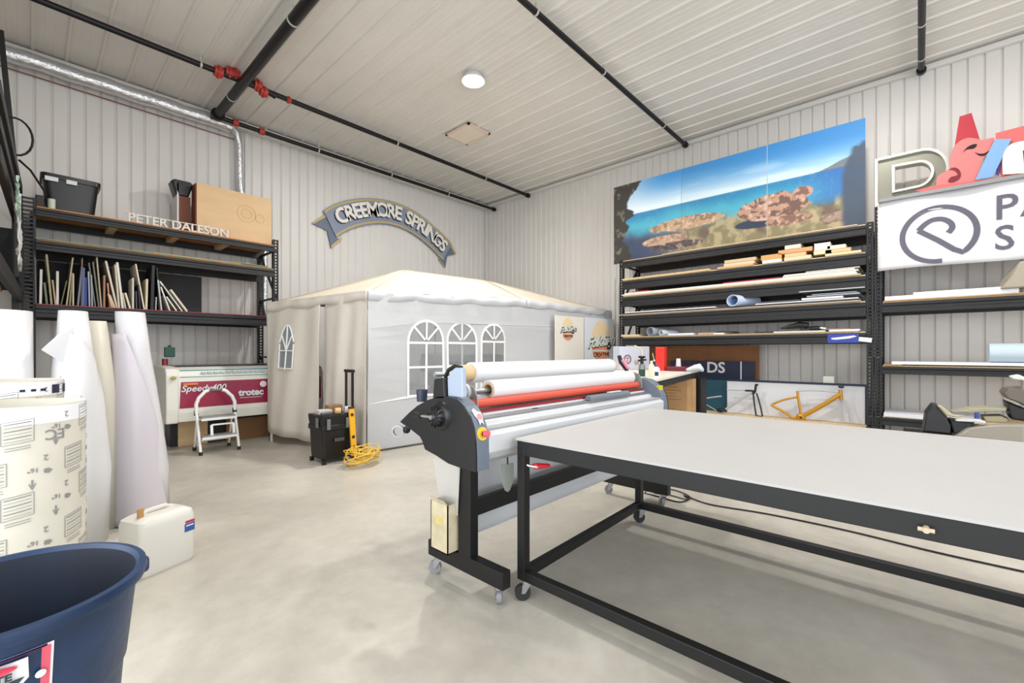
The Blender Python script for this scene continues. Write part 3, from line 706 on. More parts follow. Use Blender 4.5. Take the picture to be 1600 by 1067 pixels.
# what stands inside the tent
pt = thing('wide_printer', 'white wide-format printer on legs seen through the tent windows', 'printer', (5.3, 6.2, 0))
MB().prism([(4.6, y, z) for y, z in ((5.95, .95), (5.92, 1.1), (6.0, 1.24), (6.35, 1.26), (6.4, 1.1), (6.4, .95))], (1.7, 0, 0)).build('body', M_white, pt, bev=.02)
MB().box(4.75, 6.15, 5.90, 5.94, 1.02, 1.12).build('paper_slot', mat('slot_dark', '3c4046', .4), pt)
for x in (4.7, 6.15): MB().box(x, x+.06, 6.0, 6.35, 0.06, .95).box(x-.01, x+.07, 5.85, 6.5, 0.0, .06).build('leg', M_grey, pt, bev=.005)
MB().cyl((4.78, 6.2, .55), (6.13, 6.2, .55), .07).build('paper_roll', M_white, pt, smooth=True)
wt = thing('folding_table', 'low white table inside the tent, seen through its left window', 'table', (3.9, 5.9, 0))
MB().box(3.55, 4.3, 5.7, 6.3, .72, .76).build('tabletop', M_white, wt, bev=.01)
for x in (3.6, 4.25):
    for y in (5.75, 6.25): MB().cyl((x, y, 0), (x, y, .72), .015).build('leg', M_grey, wt)
sc = thing('sample_board', 'white sample board with a dark top lying on the table inside the tent', 'board', (3.9, 6.0, .76))
MB().box(3.65, 4.2, 5.85, 6.2, .762, .80).build('board', M_cream, sc, bev=.005)

# posters on the tent front
def poster(l, r_, yt, label, m_, cx, cy, rad, txt2, name):
    s0_, z1_ = s_of(l, yt); s1_, z1b = s_of(r_, yt)
    o_ = A+dab*((s0_+s1_)/2)+nab*.14
    t = thing(name, label, 'poster', (o_.x, o_.y, 0))
    fnp = lambda off: (lambda x, y, z: A+dab*x+nab*(off+z)+Vector((0, 0, y)))
    link(shape_mesh([[(s0_, .002), (s1_, .002), (s1_, z1_), (s0_, z1_)]], .004, fnp(.14)), 'board', m_, t)
    sc_, zc = s_of(cx, cy); scr, _ = s_of(cx+rad, cy); r = scr-sc_
    M1 = mat('logo_cream', 'efd9b0', .5); M2 = mat('logo_orange', 'e79a72', .5)
    link(shape_mesh([circ(sc_, zc, r, 30, .12, PI-.12, ry=r*1.25)], .001, fnp(.1465)), 'logo_top', M1, t)
    link(shape_mesh([circ(sc_, zc-.012, r, 30, -PI+.12, -.12, ry=r*1.25)], .001, fnp(.1465)), 'logo_base', M2, t)
    for k in (0, 1):
        link(shape_mesh([[(sc_-r, zc-r*(.55+.32*k)), (sc_+r, zc-r*(.55+.32*k)), (sc_+r, zc-r*(.62+.32*k)), (sc_-r, zc-r*(.62+.32*k))]], .001, fnp(.149)), 'logo_stripe', m_, t)
    f2 = fnp(.153); f3 = fnp(.1505)
    ts = r*.92
    link(text_mesh('Folk Sign', ts, .0008, lambda x, y, z: f3(sc_+x+.012, zc-ts*.32+y-.018+x*.10, z), bold=ts*.035, shear=.3, align='CENTER', space=.85), 'lettering', mat('logo_black', '222222', .5), t)
    link(text_mesh('Folk Sign', ts, .0008, lambda x, y, z: f2(sc_+x, zc-ts*.32+y+x*.10, z), bold=ts*.02, shear=.3, align='CENTER', space=.85), 'lettering', mat('logo_mint', 'd6e2dc', .5), t)
    link(text_mesh('CREATIVE', r*.36, .0008, lambda x, y, z: f2(sc_+x, zc-r*.95+y, z), bold=r*.012, align='CENTER'), 'lettering', mat('logo_brown', '5a3020', .5), t)
poster(858, 903, 493, 'narrow cream poster with small orange sun logo standing against the tent', mat('poster_cream', 'ece6da', .5), 878, 514, 9, '', 'poster')
poster(904, 950, 496, 'pale grey-blue poster with large orange sun logo standing right of the cream one', mat('poster_grey', 'dfe3e8', .4), 930, 533, 15, '', 'poster')

# ================================================================== TROLLEY TOOLBOX, LEVEL, CORD
M_tb = mat('toolbox_black', '101012', .4)
tb = thing('rolling_toolbox', 'black rolling toolbox with raised telescopic handle beside the tent corner', 'toolbox', (2.46, 5.2, 0))
loft([[(x, y, z) for x, y in rrect(2.46, 5.19, hx, hy, .03, 3)] for (z, hx, hy) in ((.05, .175, .165), (.10, .18, .17), (.38, .19, .18), (.385, .205, .195), (.44, .205, .195), (.445, .195, .185), (.53, .205, .195), (.56, .205, .195))]).build('box', M_tb, tb, bev=.004)
for x in (2.33, 2.56): MB().box(x-.02, x+.02, 4.975, 4.995, .40, .52).build('latch', mat('latch_grey', '77797d', .4), tb, bev=.004)
MB().box(2.40, 2.52, 4.985, 5.0, .25, .29).build('front_grip', mat('grip_grey', '4a4b50', .4), tb, bev=.006)
MB().box(2.245, 2.255, 5.08, 5.14, .42, .53).build('latch', mat('latch_grey', '77797d', .4), tb, bev=.003)
for y in (5.08, 5.24): 
    MB().bar((2.67, y, .1), (2.67, y, 1.06), .025, .022, (1,0,0)).build('handle_rail', M_tb, tb)
MB().cyl((2.67, 5.055, 1.06), (2.67, 5.265, 1.06), .02).build('handle_grip', M_tb, tb, smooth=True)
for y in (5.03, 5.32): MB().cyl((2.68, y-.02, .09), (2.68, y+.02, .09), .09, n=24).build('wheel', M_dk, tb, smooth=True)
MB().box(2.27, 2.31, 5.0, 5.04, 0, .05).box(2.27, 2.31, 5.32, 5.36, 0, .05).build('foot', M_tb, tb)
for i, (x, y, sxx, syy, szz, cc, nm, lb) in enumerate(((2.36, 5.18, .16, .12, .05, 'c9c6bf', 'parts_tray', 'pale parts tray lying on the left of the rolling toolbox'), (2.52, 5.26, .17, .12, .09, '9a7350', 'small_carton', 'small brown carton lying at the back on top of the toolbox'),
      (2.33, 5.05, .12, .05, .03, '4a4b4f', 'hand_tool', 'grey hand tool at the front left on top of the toolbox'))):
    tag(MB().box(x-sxx/2, x+sxx/2, y-syy/2, y+syy/2, .561, .561+szz).build(nm, mat('top_'+cc, cc, .5), origin=(x, y, .561), bev=.006), lb, 'tool' if nm == 'hand_tool' else 'tray' if nm == 'parts_tray' else 'carton')
tag(MB().pipe((2.44, 5.06, .60), (2.50, 5.04, .60), .036, .026).build('tape_roll', mat('tape_tan', 'd2b07c', .5), origin=(2.47, 5.05, .565), smooth=True), 'tan tape roll on top of the rolling toolbox', 'tape roll')
tag(MB().pipe((2.55, 5.05, .605), (2.62, 5.03, .605), .042, .03).build('tape_roll', mat('tape_silver', 'b9bcbe', .35), origin=(2.58, 5.04, .565), smooth=True), 'silver tape roll on the toolbox, next to the spirit level', 'tape roll')
lv = thing('spirit_level', 'yellow spirit level leaning upright against the black toolbox', 'level', (2.57, 4.9, .07))
lu = Vector((0, .06, .5)).normalized(); ax = (Vector((1, 0, 0)), lu.cross(Vector((1, 0, 0))), lu)
cl_ = Vector((2.60, 4.91, .07))
me = shape_mesh([[(-.032, 0), (.032, 0), (.032, .56), (-.032, .56)], circ(0, .10, .021), circ(0, .22, .021), circ(0, .48, .021)], .012, lambda x, y, z: cl_+ax[0]*x+lu*y+ax[1]*z)
link(me, 'rail', mat('level_yellow', 'f0b21c', .4), lv)
for yy in (.10, .22, .48): 
    p = cl_+lu*yy; MB().cyl(p-ax[1]*.011, p+ax[1]*.011, .021).build('vial', mat('vial_dark', '3a2d18', .4), lv)
MB().obox(cl_+lu*.565, (.066, .026, .03), (ax[0], ax[1], lu)).build('end_cap', mat('cap_maroon', '4a2020', .5), lv)
rnd = random.Random(3); pts = []
cx, cy = 2.60, 4.70
for k in range(460):
    t = k/460; a = k*2*PI/34
    r = .135+.055*math.sin(k*.071)+.018*math.sin(k*.37); tilt = .35+.15*math.sin(k*.05)
    zc = .10+.055*math.sin(a*1.0+k*.011)*1.0+.028*math.sin(k*.13)
    pts.append((cx+.03*math.sin(k*.043)+r*1.15*math.cos(a), cy+.03*math.cos(k*.031)+r*.85*math.sin(a), max(.012, zc+.03*math.sin(k*.019))))
tag(MB().tube(pts, .006, 7).build('extension_cord', mat('cord_yellow', 'ecc34a', .45), origin=(cx, cy, 0), smooth=True), 'coiled yellow extension cord on the floor before the black toolbox', 'cord')

# ================================================================== LAMINATOR
lm = thing('laminator', 'long roll laminator with black end panel and white feed trays on wheels', 'laminator', (2.6, 1.9, 0))
XP = 1.50
OUT = [(625,659),(640,644),(652,634),(668,625),(683,620),(697,619),(712,624),(724,636),(733,650),(739,668),(742,690),(743,715),(743,738),(722,732),(700,724),(682,712),(664,702),(660,690),(656,682),(642,671)]
prof = [(on(x, y, 'X', XP).y, on(x, y, 'X', XP).z) for x, y in OUT]
M_lamblk = mat('panel_black', '161618', .5, var=.15, scale=5); M_lamgrey = mat('panel_slate', '6b7583', .4)
MB().prism([(XP, y, z) for y, z in prof], (.012, 0, 0)).build('side_panel', M_lamblk, lm)
cyy = sum(p[0] for p in prof)/len(prof); czz = sum(p[1] for p in prof)/len(prof)
MB().prism([(XP+.012, y, z) for y, z in prof], (.085, 0, 0)).build('end_cover', M_lamgrey, lm, bev=.004)
# the matching end at the far side
MB().prism([(3.70, y, z) for y, z in prof], (.10, 0, 0)).build('end_cover', M_lamgrey, lm, bev=.004)
MB().prism([(3.80, y, z) for y, z in prof], (.012, 0, 0)).build('side_panel', M_lamblk, lm)
M_lw2 = mat('laminator_white', 'ccced0', .35)
XA, XB = XP+.097, 3.70
yf = min(p[0] for p in prof)
body = [(yf+.03, .74), (yf-.0, .78), (yf-.005, .87), (yf+.03, .895), (yf+.10, .90), (yf+.115, .925), (yf+.17, .94), (yf+.18, .96), (yf+.45, .98), (yf+.50, .80), (yf+.40, .70), (yf+.10, .70)]
MB().prism([(XA, y, z) for y, z in body], (XB-XA, 0, 0)).build('body', M_lw2, lm, bev=.004)
tag(MB().box(XA, XB, yf+.018, yf+.085, .896, .9015).build('tray_groove', mat('groove_grey', 'a3a4a6', .4), lm), 'grey strip along the tray')
MB().box(XA+.02, XB-.02, yf+.125, yf+.16, .934, .945).build('guide_rail', M_alu, lm)
MB().box(XA+.02, XB-.02, yf+.175, yf+.20, .957, .972).build('safety_strip', mat('dark_crimson', '8a1f26', .4), lm)
M_rr = mat('roller_red', 'd2543f', .45)
MB().cyl((XA+.02, yf+.225, 1.005), (XB-.05, yf+.225, 1.005), .026, n=20).build('red_roller', M_rr, lm, smooth=True)
MB().cyl((XA, yf+.31, 1.02), (XB, yf+.31, 1.02), .045, n=24).build('silver_roller', M_alu, lm, smooth=True)
# cutter on the tray
mb = MB(); loft([[(x, yf+.13+y, .948+z) for y, z in ((-.03, 0), (-.03, .018), (-.012, .034), (.012, .034), (.03, .018), (.03, 0))] for x in (2.72, 2.76, 3.25, 3.3)], mb).build('cutter_head', mat('cutter_grey', '6f7780', .35), lm, bev=.004)
MB().box(3.0, 3.18, yf+.115, yf+.145, .982, .99).build('cutter_slide', M_lw2, lm, bev=.003)
MB().box(2.10, 2.14, yf+.12, yf+.135, .946, .95).build('slot', M_blk, lm)
# roll brackets
for x in (XA+.09, XB-.02):
    lp = [(1.80, .93), (1.99, .93), (1.99, 1.06), (1.96, 1.10), (1.90, 1.115), (1.84, 1.10), (1.81, 1.05)]
    MB().prism([(x, y, z) for y, z in lp], (.008, 0, 0)).build('bracket', mat('bracket_grey', '9a9a96', .4, .3), lm, bev=.002)
MB().cyl((XA+.02, 1.90, 1.07), (3.72, 1.90, 1.07), .014).build('mandrel', M_alu, lm, smooth=True)
MB().cyl((XA-.0, 1.90, 1.07), (XA+.07, 1.90, 1.07), .034, n=18).cyl((XA+.07, 1.90, 1.07), (XA+.09, 1.90, 1.07), .045, n=18).build('brake_knob', M_lw2, lm, smooth=True)
MB().cyl((XA+.02, 2.10, 1.165), (3.72, 2.10, 1.165), .014).build('mandrel', M_alu, lm, smooth=True)
MB().prism([(XA+.11, y, z) for y, z in ((2.02, 1.05), (2.2, 1.05), (2.17, 1.13), (2.06, 1.13))], (.10, 0, 0)).build('roll_rest', M_blk, lm)
def film(label, y, z, x0, x1, ro, rc, core0, core1):
    t = thing('film_roll', label, 'roll', (x0, y, z-ro))
    MB().pipe((x0, y, z), (x1, y, z), ro, rc+.001, 40).build('film', M_white, t, smooth=True)
    tag(MB().pipe((x0-core0, y, z), (x1+core1, y, z), rc, rc-.012, 32).build('core', mat('core_tan', 'd8b78a', .6) , t, smooth=True), 'tan cardboard core')
film('thick white film roll with long tan core, the rear upper one on the laminator', 2.10, 1.165, 1.90, 3.62, .066, .050, .085, .05)
film('white film roll with open end, the front lower one on the laminator', 1.90, 1.07, 1.86, 3.62, .058, .045, .0, .0)
# raised control head behind the end panel
MB().prism([(XP+.02, y, z) for y, z in ((1.74, 1.06), (1.86, 1.06), (1.865, 1.15), (1.84, 1.19), (1.80, 1.215), (1.745, 1.215))], (.03, 0, 0)).build('head_plate', mat('head_blue', 'a7b4c6', .35), lm, bev=.006)
MB().prism([(XP-.0, y, z) for y, z in ((1.86, 1.045), (1.965, 1.035), (1.965, 1.07), (1.955, 1.15), (1.87, 1.16))], (.06, 0, 0)).build('head_block', M_lamblk, lm, bev=.008)
MB().tube([(XP+.035, 1.765, 1.215), (XP+.035, 1.82, 1.222), (XP+.035, 1.87, 1.20), (XP+.035, 1.90, 1.16)], .011, 10).build('head_handle', M_lamblk, lm, smooth=True)
# far lever
MB().tube([(3.78, 1.95, 1.05), (3.80, 2.02, 1.12), (3.80, 2.08, 1.20), (3.80, 2.10, 1.26)], [.012, .016, .022, .018], 10).build('lever', M_lamblk, lm, smooth=True)
tag(MB().tube([(3.79, 2.0, 1.14), (3.79, 2.06, 1.22)], .016, 10).build('lever_grip', mat('grip_pink', 'e58aa0', .4), lm, smooth=True), 'pink grip')
MB().box(3.71, 3.78, 1.66, 1.70, .96, 1.0).build('hazard_label', mat('hazard_yellow', 'c9bf2a', .5), lm)
# hand wheel with crank
hw = on(690, 650, 'X', XP)
wl = MB(); wl.lathe((0, 0, 0), [(.001, .05), (.03, .052), (.05, .045), (.056, .02), (.07, .012), (.078, .0)], 40)
wl.v = [(hw.x-z, hw.y+x, hw.z+y) for x, y, z in wl.v]
for k in range(12):
    a_ = 2*PI*k/12; wl.bar((hw.x-.045, hw.y+.022*math.cos(a_), hw.z+.022*math.sin(a_)), (hw.x-.045, hw.y+.055*math.cos(a_), hw.z+.055*math.sin(a_)), .008, .016, (1, 0, 0))
hwo = wl.build('hand_wheel', mat('wheel_black', '151517', .35), lm, smooth=True)
MB().cyl((hw.x-.062, hw.y, hw.z), (hw.x-.070, hw.y+.10, hw.z+.0), .007).cyl((hw.x-.05, hw.y, hw.z), (hw.x-.075, hw.y, hw.z), .012).build('crank_arm', M_alu, hwo, smooth=True)
MB().cyl((hw.x-.070, hw.y+.09, hw.z+.0), (hw.x-.072, hw.y+.145, hw.z+.004), .013).build('crank_grip', M_blk, hwo, smooth=True)
# emergency stop on the slate cover
def rimpt(px, py):  # a point of the slate front strip
    return on(px, py, 'X', XP+.05)
ys_ = on(740.5, 680, 'X', XP); e = Vector((XP+.055, ys_.y-.001, ys_.z))
n_ = Vector((0, -1, .12)).normalized()
MB().cyl(e-n_*.01, e+n_*.006, .034, n=24).build('stop_plate', mat('stop_yellow', 'e8c63a', .4), lm)
MB().cyl(e+n_*.01, e+n_*.026, .012).build('stop_stem', mat('stop_dark', '6b1318', .4), lm)
MB().cyl(e+n_*.026, e+n_*.045, .018, .016).build('stop_button', mat('stop_red', 'dd5566', .35), lm, smooth=True)
ys_ = on(734, 654, 'X', XP); e2 = Vector((XP+.055, ys_.y, ys_.z)); n2_ = Vector((0, -.85, .5)).normalized(); u2_ = Vector((0, .5, .85)).normalized()
lp = [(-.028, .04), (-.012, .05), (.004, .03), (.024, .025), (.03, .0), (.02, -.02), (.018, -.045), (.006, -.03), (-.01, -.045), (-.008, -.015), (-.022, .01)]
link(shape_mesh([lp], .001, lambda x, y, z: e2+Vector((1, 0, 0))*x+u2_*y+n2_*(.006+z)), 'sticker', M_white, lm)
link(shape_mesh([circ(.006, 0, .016)], .001, lambda x, y, z: e2+Vector((1, 0, 0))*x+u2_*y+n2_*(.009+z)), 'sticker_dot', mat('dot_pink', 'e58f95', .4), lm)
# small hand knob and cup at the rear
MB().pipe((XP+.06, 2.40, .80), (XP+.085, 2.42, .80), .038, .030).build('rear_ring', M_alu, lm, smooth=True)
MB().ball((XP+.10, 2.36, .81), .024).build('rear_knob', M_blk, lm, smooth=True)
tag(MB().lathe((XP+.10, 2.20, 1.0), [(.001, 0), (.03, 0), (.034, .07), (.030, .07), (.028, .01), (.001, .01)], 24).build('metal_cup', mat('cup_dark', '31384a', .35), origin=(XP+.1, 2.2, 1.0), smooth=True), 'small dark cup standing at the rear of laminator end panel', 'cup')
# stand
for (x, nm) in ((1.60, 'near'), (3.58, 'far')):
    MB().box(x, x+.06, 1.77, 1.87, .18, .72).build('leg', M_blk, lm, bev=.004)
    MB().box(x, x+.06, 1.53, 2.14, .10, .19).build('foot', M_blk, lm, bev=.004)
MB().box(1.66, 3.58, 1.80, 1.84, .39, .48).build('cross_beam', M_blk, lm, bev=.003)
MB().grid(lambda u, v: (1.67+1.9*u, 1.90+.03*math.sin(v*3), .24+.46*v), 20, 8).build('film_apron', mat('apron_white', 'e3e7ec', .4), lm, smooth=True, solid=.004)
def caster(x, y, zt_, parent, rot=0.6, s=1.0, grey=False):
    r = .036*s
    c, s_ = math.cos(rot), math.sin(rot); d = Vector((c, s_, 0)); ax_ = Vector((-s_, c, 0)); ctr = Vector((x, y, r))+d*.02
    w_ = MB().cyl(ctr-ax_*.013, ctr+ax_*.013, r, n=22).cyl(ctr-ax_*.016, ctr+ax_*.016, r*.45, n=14)
    o = w_.build('caster', mat('caster_grey', '8d8f93', .45) if grey else M_dk, parent, smooth=True)
    mb = MB()
    for k in (-1, 1): mb.prism([Vector((x, y, zt_-.012))-d*.022+ax_*k*.019, Vector((x, y, zt_-.012))+d*.022+ax_*k*.019, ctr+d*.008+ax_*k*.019, ctr-d*.012+ax_*k*.019], ax_*k*.003)
    mb.cyl((x, y, zt_-.014), (x, y, zt_), .024, n=16)
    mb.build('fork', M_alu, o)
for x in (1.63, 3.61):
    for y in (1.585, 2.08): caster(x, y, .10, lm, rot=.8 if y < 1.8 else 2.2, grey=True)
# film strip, carton, trowel
tag(MB().grid(lambda u, v: (1.59+.01*math.sin(u*3), (1.86-.02*v)+(.15+.09*v)*u, .40+.28*v), 10, 8).build('film_strip', mat('film_clear', 'c9c6c2', .15, alpha=.75), lm, smooth=True), 'hanging clear film strip')
ct = thing('carton', 'worn open cream carton standing on the laminator foot', 'carton', (1.55, 2.02, .19))
M_ct = mat('carton_cream', 'dccfae', .8, var=.25, scale=9)
mb = MB()
cx0, cx1, cy0, cy1 = 1.54, 1.655, 1.885, 2.035
for (a0, a1, b0, b1) in ((cx0, cx0+.006, cy0, cy1), (cx1-.006, cx1, cy0, cy1), (cx0, cx1, cy0, cy0+.006), (cx0, cx1, cy1-.006, cy1)): mb.box(a0, a1, b0, b1, .192, .46)
mb.box(cx0, cx1, cy0, cy1, .192, .198); mb.build('box', M_ct, ct)
MB().box(cx0-.002, cx0, 1.93, 1.99, .34, .385).build('tape_patch', mat('tape_yellow', 'd9c27a', .5), ct)
MB().prism([(cx0+.002, cy0+.01, .46), (cx0+.002, cy1-.01, .46), (cx0-.015, cy1-.02, .49), (cx0-.015, cy0+.02, .485)], (.004, 0, 0)).build('flap', M_ct, ct)
tr = on(793, 745, 'Y', 1.66)
tw = thing('scraper', 'small grey shield-shaped scraper hanging below the laminator tray', 'scraper', (tr.x, 1.66, .50))
link(shape_mesh([[(-.038, .10), (.038, .10), (.04, .05), (.034, .0), (.015, -.045), (0, -.055), (-.015, -.045), (-.034, .0), (-.04, .05)]], .003, lambda x, y, z: Vector((tr.x+x*.9, 1.66-x*.3+z, .585+y))), 'blade', mat('scraper_grey', '8f938c', .5), tw)
MB().cyl((tr.x, 1.66, .68), (tr.x, 1.66, .72), .004).build('hook', M_blk, tw)

# ================================================================== WORK TABLE
wk = thing('work_table', 'large white-topped work table on a black steel frame with wheels', 'table', (2.4, .2, 0))
ZT = .843
M_top = mat('tabletop_white', 'b9b7b5', .45, var=.03, scale=3)
TY0 = -1.55
cor = [(1.735, TY0), (3.39, TY0), (3.39, 1.612), (1.735, 1.565)]
MB().prism([(x, y, ZT-.010) for x, y in cor], (0, 0, .010)).build('tabletop', M_top, wk)
def rail(p, q, w_=.045, h_=.045, nm='rail'): return MB().bar(p, q, w_, h_).build(nm, M_blk, wk, bev=.003)
zr = ZT-.010-.038
rail((1.765, TY0+.02, zr), (1.765, 1.535, zr), .045, .075); rail((3.16, TY0+.02, zr), (3.16, 1.575, zr), .045, .075)
rail((1.765, 1.54, zr), (3.16, 1.575, zr), .045, .075); rail((1.765, TY0+.03, zr), (3.16, TY0+.03, zr), .045, .075)
rail((1.765, TY0+.02, .128), (1.765, 1.53, .128), .045, .05); rail((3.16, TY0+.02, .128), (3.16, 1.575, .128), .045, .05)
rail((1.765, 1.54, .128), (3.16, 1.575, .128), .045, .05); rail((1.765, TY0+.03, .128), (3.16, TY0+.03, .128), .045, .05)
for (x, y) in ((1.765, 1.535), (3.16, 1.575), (1.765, TY0+.03), (3.16, TY0+.03)):
    MB().box(x-.024, x+.024, y-.024, y+.024, .103, zr+.036).build('leg', M_blk, wk, bev=.003)
    caster(x, y-.02, .103, wk, rot=2.4, s=1.15)
q = on(1447, 826, 'X', 1.735)
MB().cyl((q.x+.01, q.y, q.z), (q.x-.02, q.y, q.z), .008).cyl((q.x-.012, q.y-.018, q.z), (q.x-.012, q.y+.018, q.z), .006).build('wing_bolt', mat('bolt_tan', 'c9b79c', .5), wk)
cp = thing('spring_clamp', 'red spring clamp gripping the near left leg of work table', 'clamp', (1.78, 1.51, .66))
MB().tube([(1.755, 1.56, .715), (1.775, 1.50, .70), (1.80, 1.46, .695)], .008, 8).build('clamp_arm', M_alu, cp, smooth=True)
loft([[(1.79+k*.02+0*a1, 1.478-k*.015+.02*math.cos(a1)*(1-.1*k), .700+.018*math.sin(a1)*(1-.15*k)) for a1 in [2*PI*j/10 for j in range(10)]] for k in range(4)]).build('red_grip', mat('clamp_red', 'd01f2c', .4), cp, smooth=True)

# floor cables
def fl_(px, py, z=.008): 
    p = on(px, py, 'Z', z); return (p.x, p.y, z)
pw = thing('power_box', 'black and grey power box fixed low at far end of the laminator', 'power box', (3.55, 1.62, .1))
MB().box(3.64, 3.80, 1.60, 1.72, .11, .23).build('case', M_blk, pw, bev=.005)
MB().box(3.641, 3.799, 1.588, 1.60, .12, .22).build('face', M_grey, pw, bev=.003)
def spline3(ps, n=8):
    out = []
    for i in range(len(ps)-1):
        p0, p1, p2, p3 = Vector(ps[max(i-1, 0)]), Vector(ps[i]), Vector(ps[i+1]), Vector(ps[min(i+2, len(ps)-1)])
        for k in range(n):
            t = k/n; out.append(.5*((2*p1)+(-p0+p2)*t+(2*p0-5*p1+4*p2-p3)*t*t+(-p0+3*p1-3*p2+p3)*t**3))
    out.append(Vector(ps[-1])); return out
c1 = [(3.78, 1.64, .15)]+[fl_(*q) for q in ((1003,768),(1030,776),(1060,784),(1076,780),(1070,774),(1110,788),(1200,803),(1320,828),(1460,862),(1600,893))]
tag(MB().tube(spline3(c1), .006, 7).build('power_cable', M_pipe, origin=(3.8, 1.6, 0), smooth=True), 'long black cable running along the floor behind the work table', 'cable')
c2 = [(3.80, 1.66, .17)]+[fl_(*q) for q in ((1008,770),(1040,772),(1072,780),(1078,776),(1062,768),(1040,762),(1024,754),(1020,745))]
tag(MB().tube(spline3(c2), .005, 7).build('power_cable', M_dk, origin=(3.8, 1.6, 0), smooth=True), 'short black cable looping beside the power box on the floor', 'cable')

# ================================================================== LEFT FOREGROUND
def tube_print(t, c, r, zh, seed, rows, rim, ztop):
    """printing on the outside of a cardboard form tube, wrapped round it"""
    rg = random.Random(seed)
    def wrap(off):
        def g_(x, y, z):
            a = x/r; return Vector((c[0]+(r+off+z)*math.cos(a), c[1]+(r+off+z)*math.sin(a), y))
        return g_
    return wrap
def form_tube(label, c, r, zt_, a_mid, seed, tilt=0):
    t = thing('form_tube', label, 'cardboard tube', (c[0], c[1], 0))
    M_ft = mat('tube_cream', 'd9d4c6', .6, var=.06, scale=6)
    MB().lathe((c[0], c[1], 0), [(r-.012, .0), (r, .0), (r, zt_), (r-.012, zt_), (r-.012, .0)], 72).build('tube', M_ft, t, smooth=True)
    tag(MB().lathe((c[0], c[1], 0), [(r+.0008, zt_-.075), (r+.0016, zt_-.075), (r+.0016, zt_-.004), (r+.0008, zt_-.004)], 72).build('top_band', mat('band_white', 'f1f2f5', .4), t, smooth=True), 'plain white band round the rim')
    wr = lambda off: (lambda x, y, z: Vector((c[0]+(r+off+z)*math.cos(a_mid+x/r), c[1]+(r+off+z)*math.sin(a_mid+x/r), y)))
    def put(mes, nm='printed_panel'):
        bm = bmesh.new()
        for me in mes: bm.from_mesh(me); bpy.data.meshes.remove(me)
        me_ = bpy.data.meshes.new(nm); bm.to_mesh(me_); bm.free(); link(me_, nm, M_print, t)
    def seg(p, q, w_): return shape_mesh([band([(p[0]+(q[0]-p[0])*k/8, p[1]+(q[1]-p[1])*k/8) for k in range(9)], w_)], .0003, wr(.0022))
    z0 = zt_-.15; f_ = wr(.0022)
    for row in range(6):
        for col in range(7):
            x = -.42+col*.135+(row % 2)*.06; z = z0-row*.15+col*.022
            if z < .08 or abs(x) > r*1.6: continue
            if (col+row) % 2 == 0:
                L_ = [seg(p, q, .0022) for (p, q) in (((x-.045, z-.045), (x+.045, z-.033)), ((x-.045, z+.045), (x+.045, z+.057)), ((x-.045, z-.045), (x-.045, z+.045)), ((x+.045, z-.033), (x+.045, z+.057)))]
                L_ += [seg((x-.038, z-.034+k*.014), (x+.038, z-.024+k*.014), .004 if k % 2 else .0018) for k in range(6)]
                L_ += [seg((x-.036, z-.058-k*.010), (x+.036, z-.050-k*.010), .0025) for k in range(2)]
                put(L_)
            else:
                zz = z+.02
                put([text_mesh('2', .034, .0003, lambda xx, yy, zq: f_(x+.03-xx, zz+.03-yy, zq), bold=.0004)], 'printed_figure')
                put([text_mesh('16"', .026, .0003, lambda xx, yy, zq: f_(x+.0-xx, zz-.02-yy+xx*.1, zq), bold=.0004)], 'printed_figure')
                put([text_mesh('40', .024, .0003, lambda xx, yy, zq: f_(x+.04-xx, zz-.03-yy+xx*.1, zq), bold=.002)], 'printed_figure')
                put([seg((x-.02, z-.08), (x-.02, z-.045), .006), seg((x-.03, z-.06), (x-.02, z-.085), .003), seg((x-.01, z-.06), (x-.02, z-.085), .003)], 'printed_arrow')
    put([text_mesh('EC', .06, .0003, lambda xx, yy, zq: f_(.0-xx, zt_-.105-yy, zq), bold=.0008)], 'printed_figure')
    return t
c0 = (-.03, 2.92)
form_tube('large cream cardboard form tube with upside-down grey printing behind the blue bin', (-.05, 2.90), .235, 1.075, R(-48), 1)
ft2 = form_tube('cream cardboard form tube with navy marks at its rim, behind the nearer tube', (-.10, 3.48), .235, 1.15, R(-48), 2)
# navy marks on the rear tube's band
for k, (a_, w_) in enumerate(((-70, .02), (-60, .02), (-50, .025), (-33, .05), (-12, .05))):
    r = .237; c = (-.10, 3.48)
    MB().grid(lambda u, v: (c[0]+(r+.002)*math.cos(R(a_)+(u-.5)*w_/r), c[1]+(r+.002)*math.sin(R(a_)+(u-.5)*w_/r), 1.105+(v-.5)*(.045 if k > 2 else .012)), 6, 1).build('navy_mark', M_navy, ft2)

def vinyl(label, x, y, secs, wrap_sheet=None, m_=None, lean=(0, 0)):
    """upright loose roll: secs of (z, r, dx)"""
    t = thing('vinyl_roll', label, 'roll', (x, y, 0))
    n = 40; S = []
    for (z, r, dx) in secs: S.append([(x+dx+lean[0]*z+r*math.cos(2*PI*k/n), y+lean[1]*z+r*math.sin(2*PI*k/n), z) for k in range(n)])
    loft(S, cap0=False, cap1=False).build('roll', m_ or M_white, t, smooth=True, solid=.004)
    return t
rollA = vinyl('plain white vinyl roll standing at far left behind the form tubes', -.10, 4.12, [(0, .13, 0), (.8, .125, 0), (1.55, .12, 0)])
MB().pipe((-.10, 4.12, .02), (-.10, 4.12, 1.50), .06, .05).build('core', M_kraft, rollA, smooth=True)
def cone(t, x, y, a0, a1, prof_, name, m_, n=40, twist=.0):
    """open wrapped sheet: r as a function of height and angle"""
    def f(u, v):
        a = a0+(a1-a0)*u; r, z, dx = prof_(u, v)
        return (x+dx+r*math.cos(a), y+r*math.sin(a), z)
    return MB().grid(f, n, 24).build(name, m_, t, smooth=True, solid=.003)
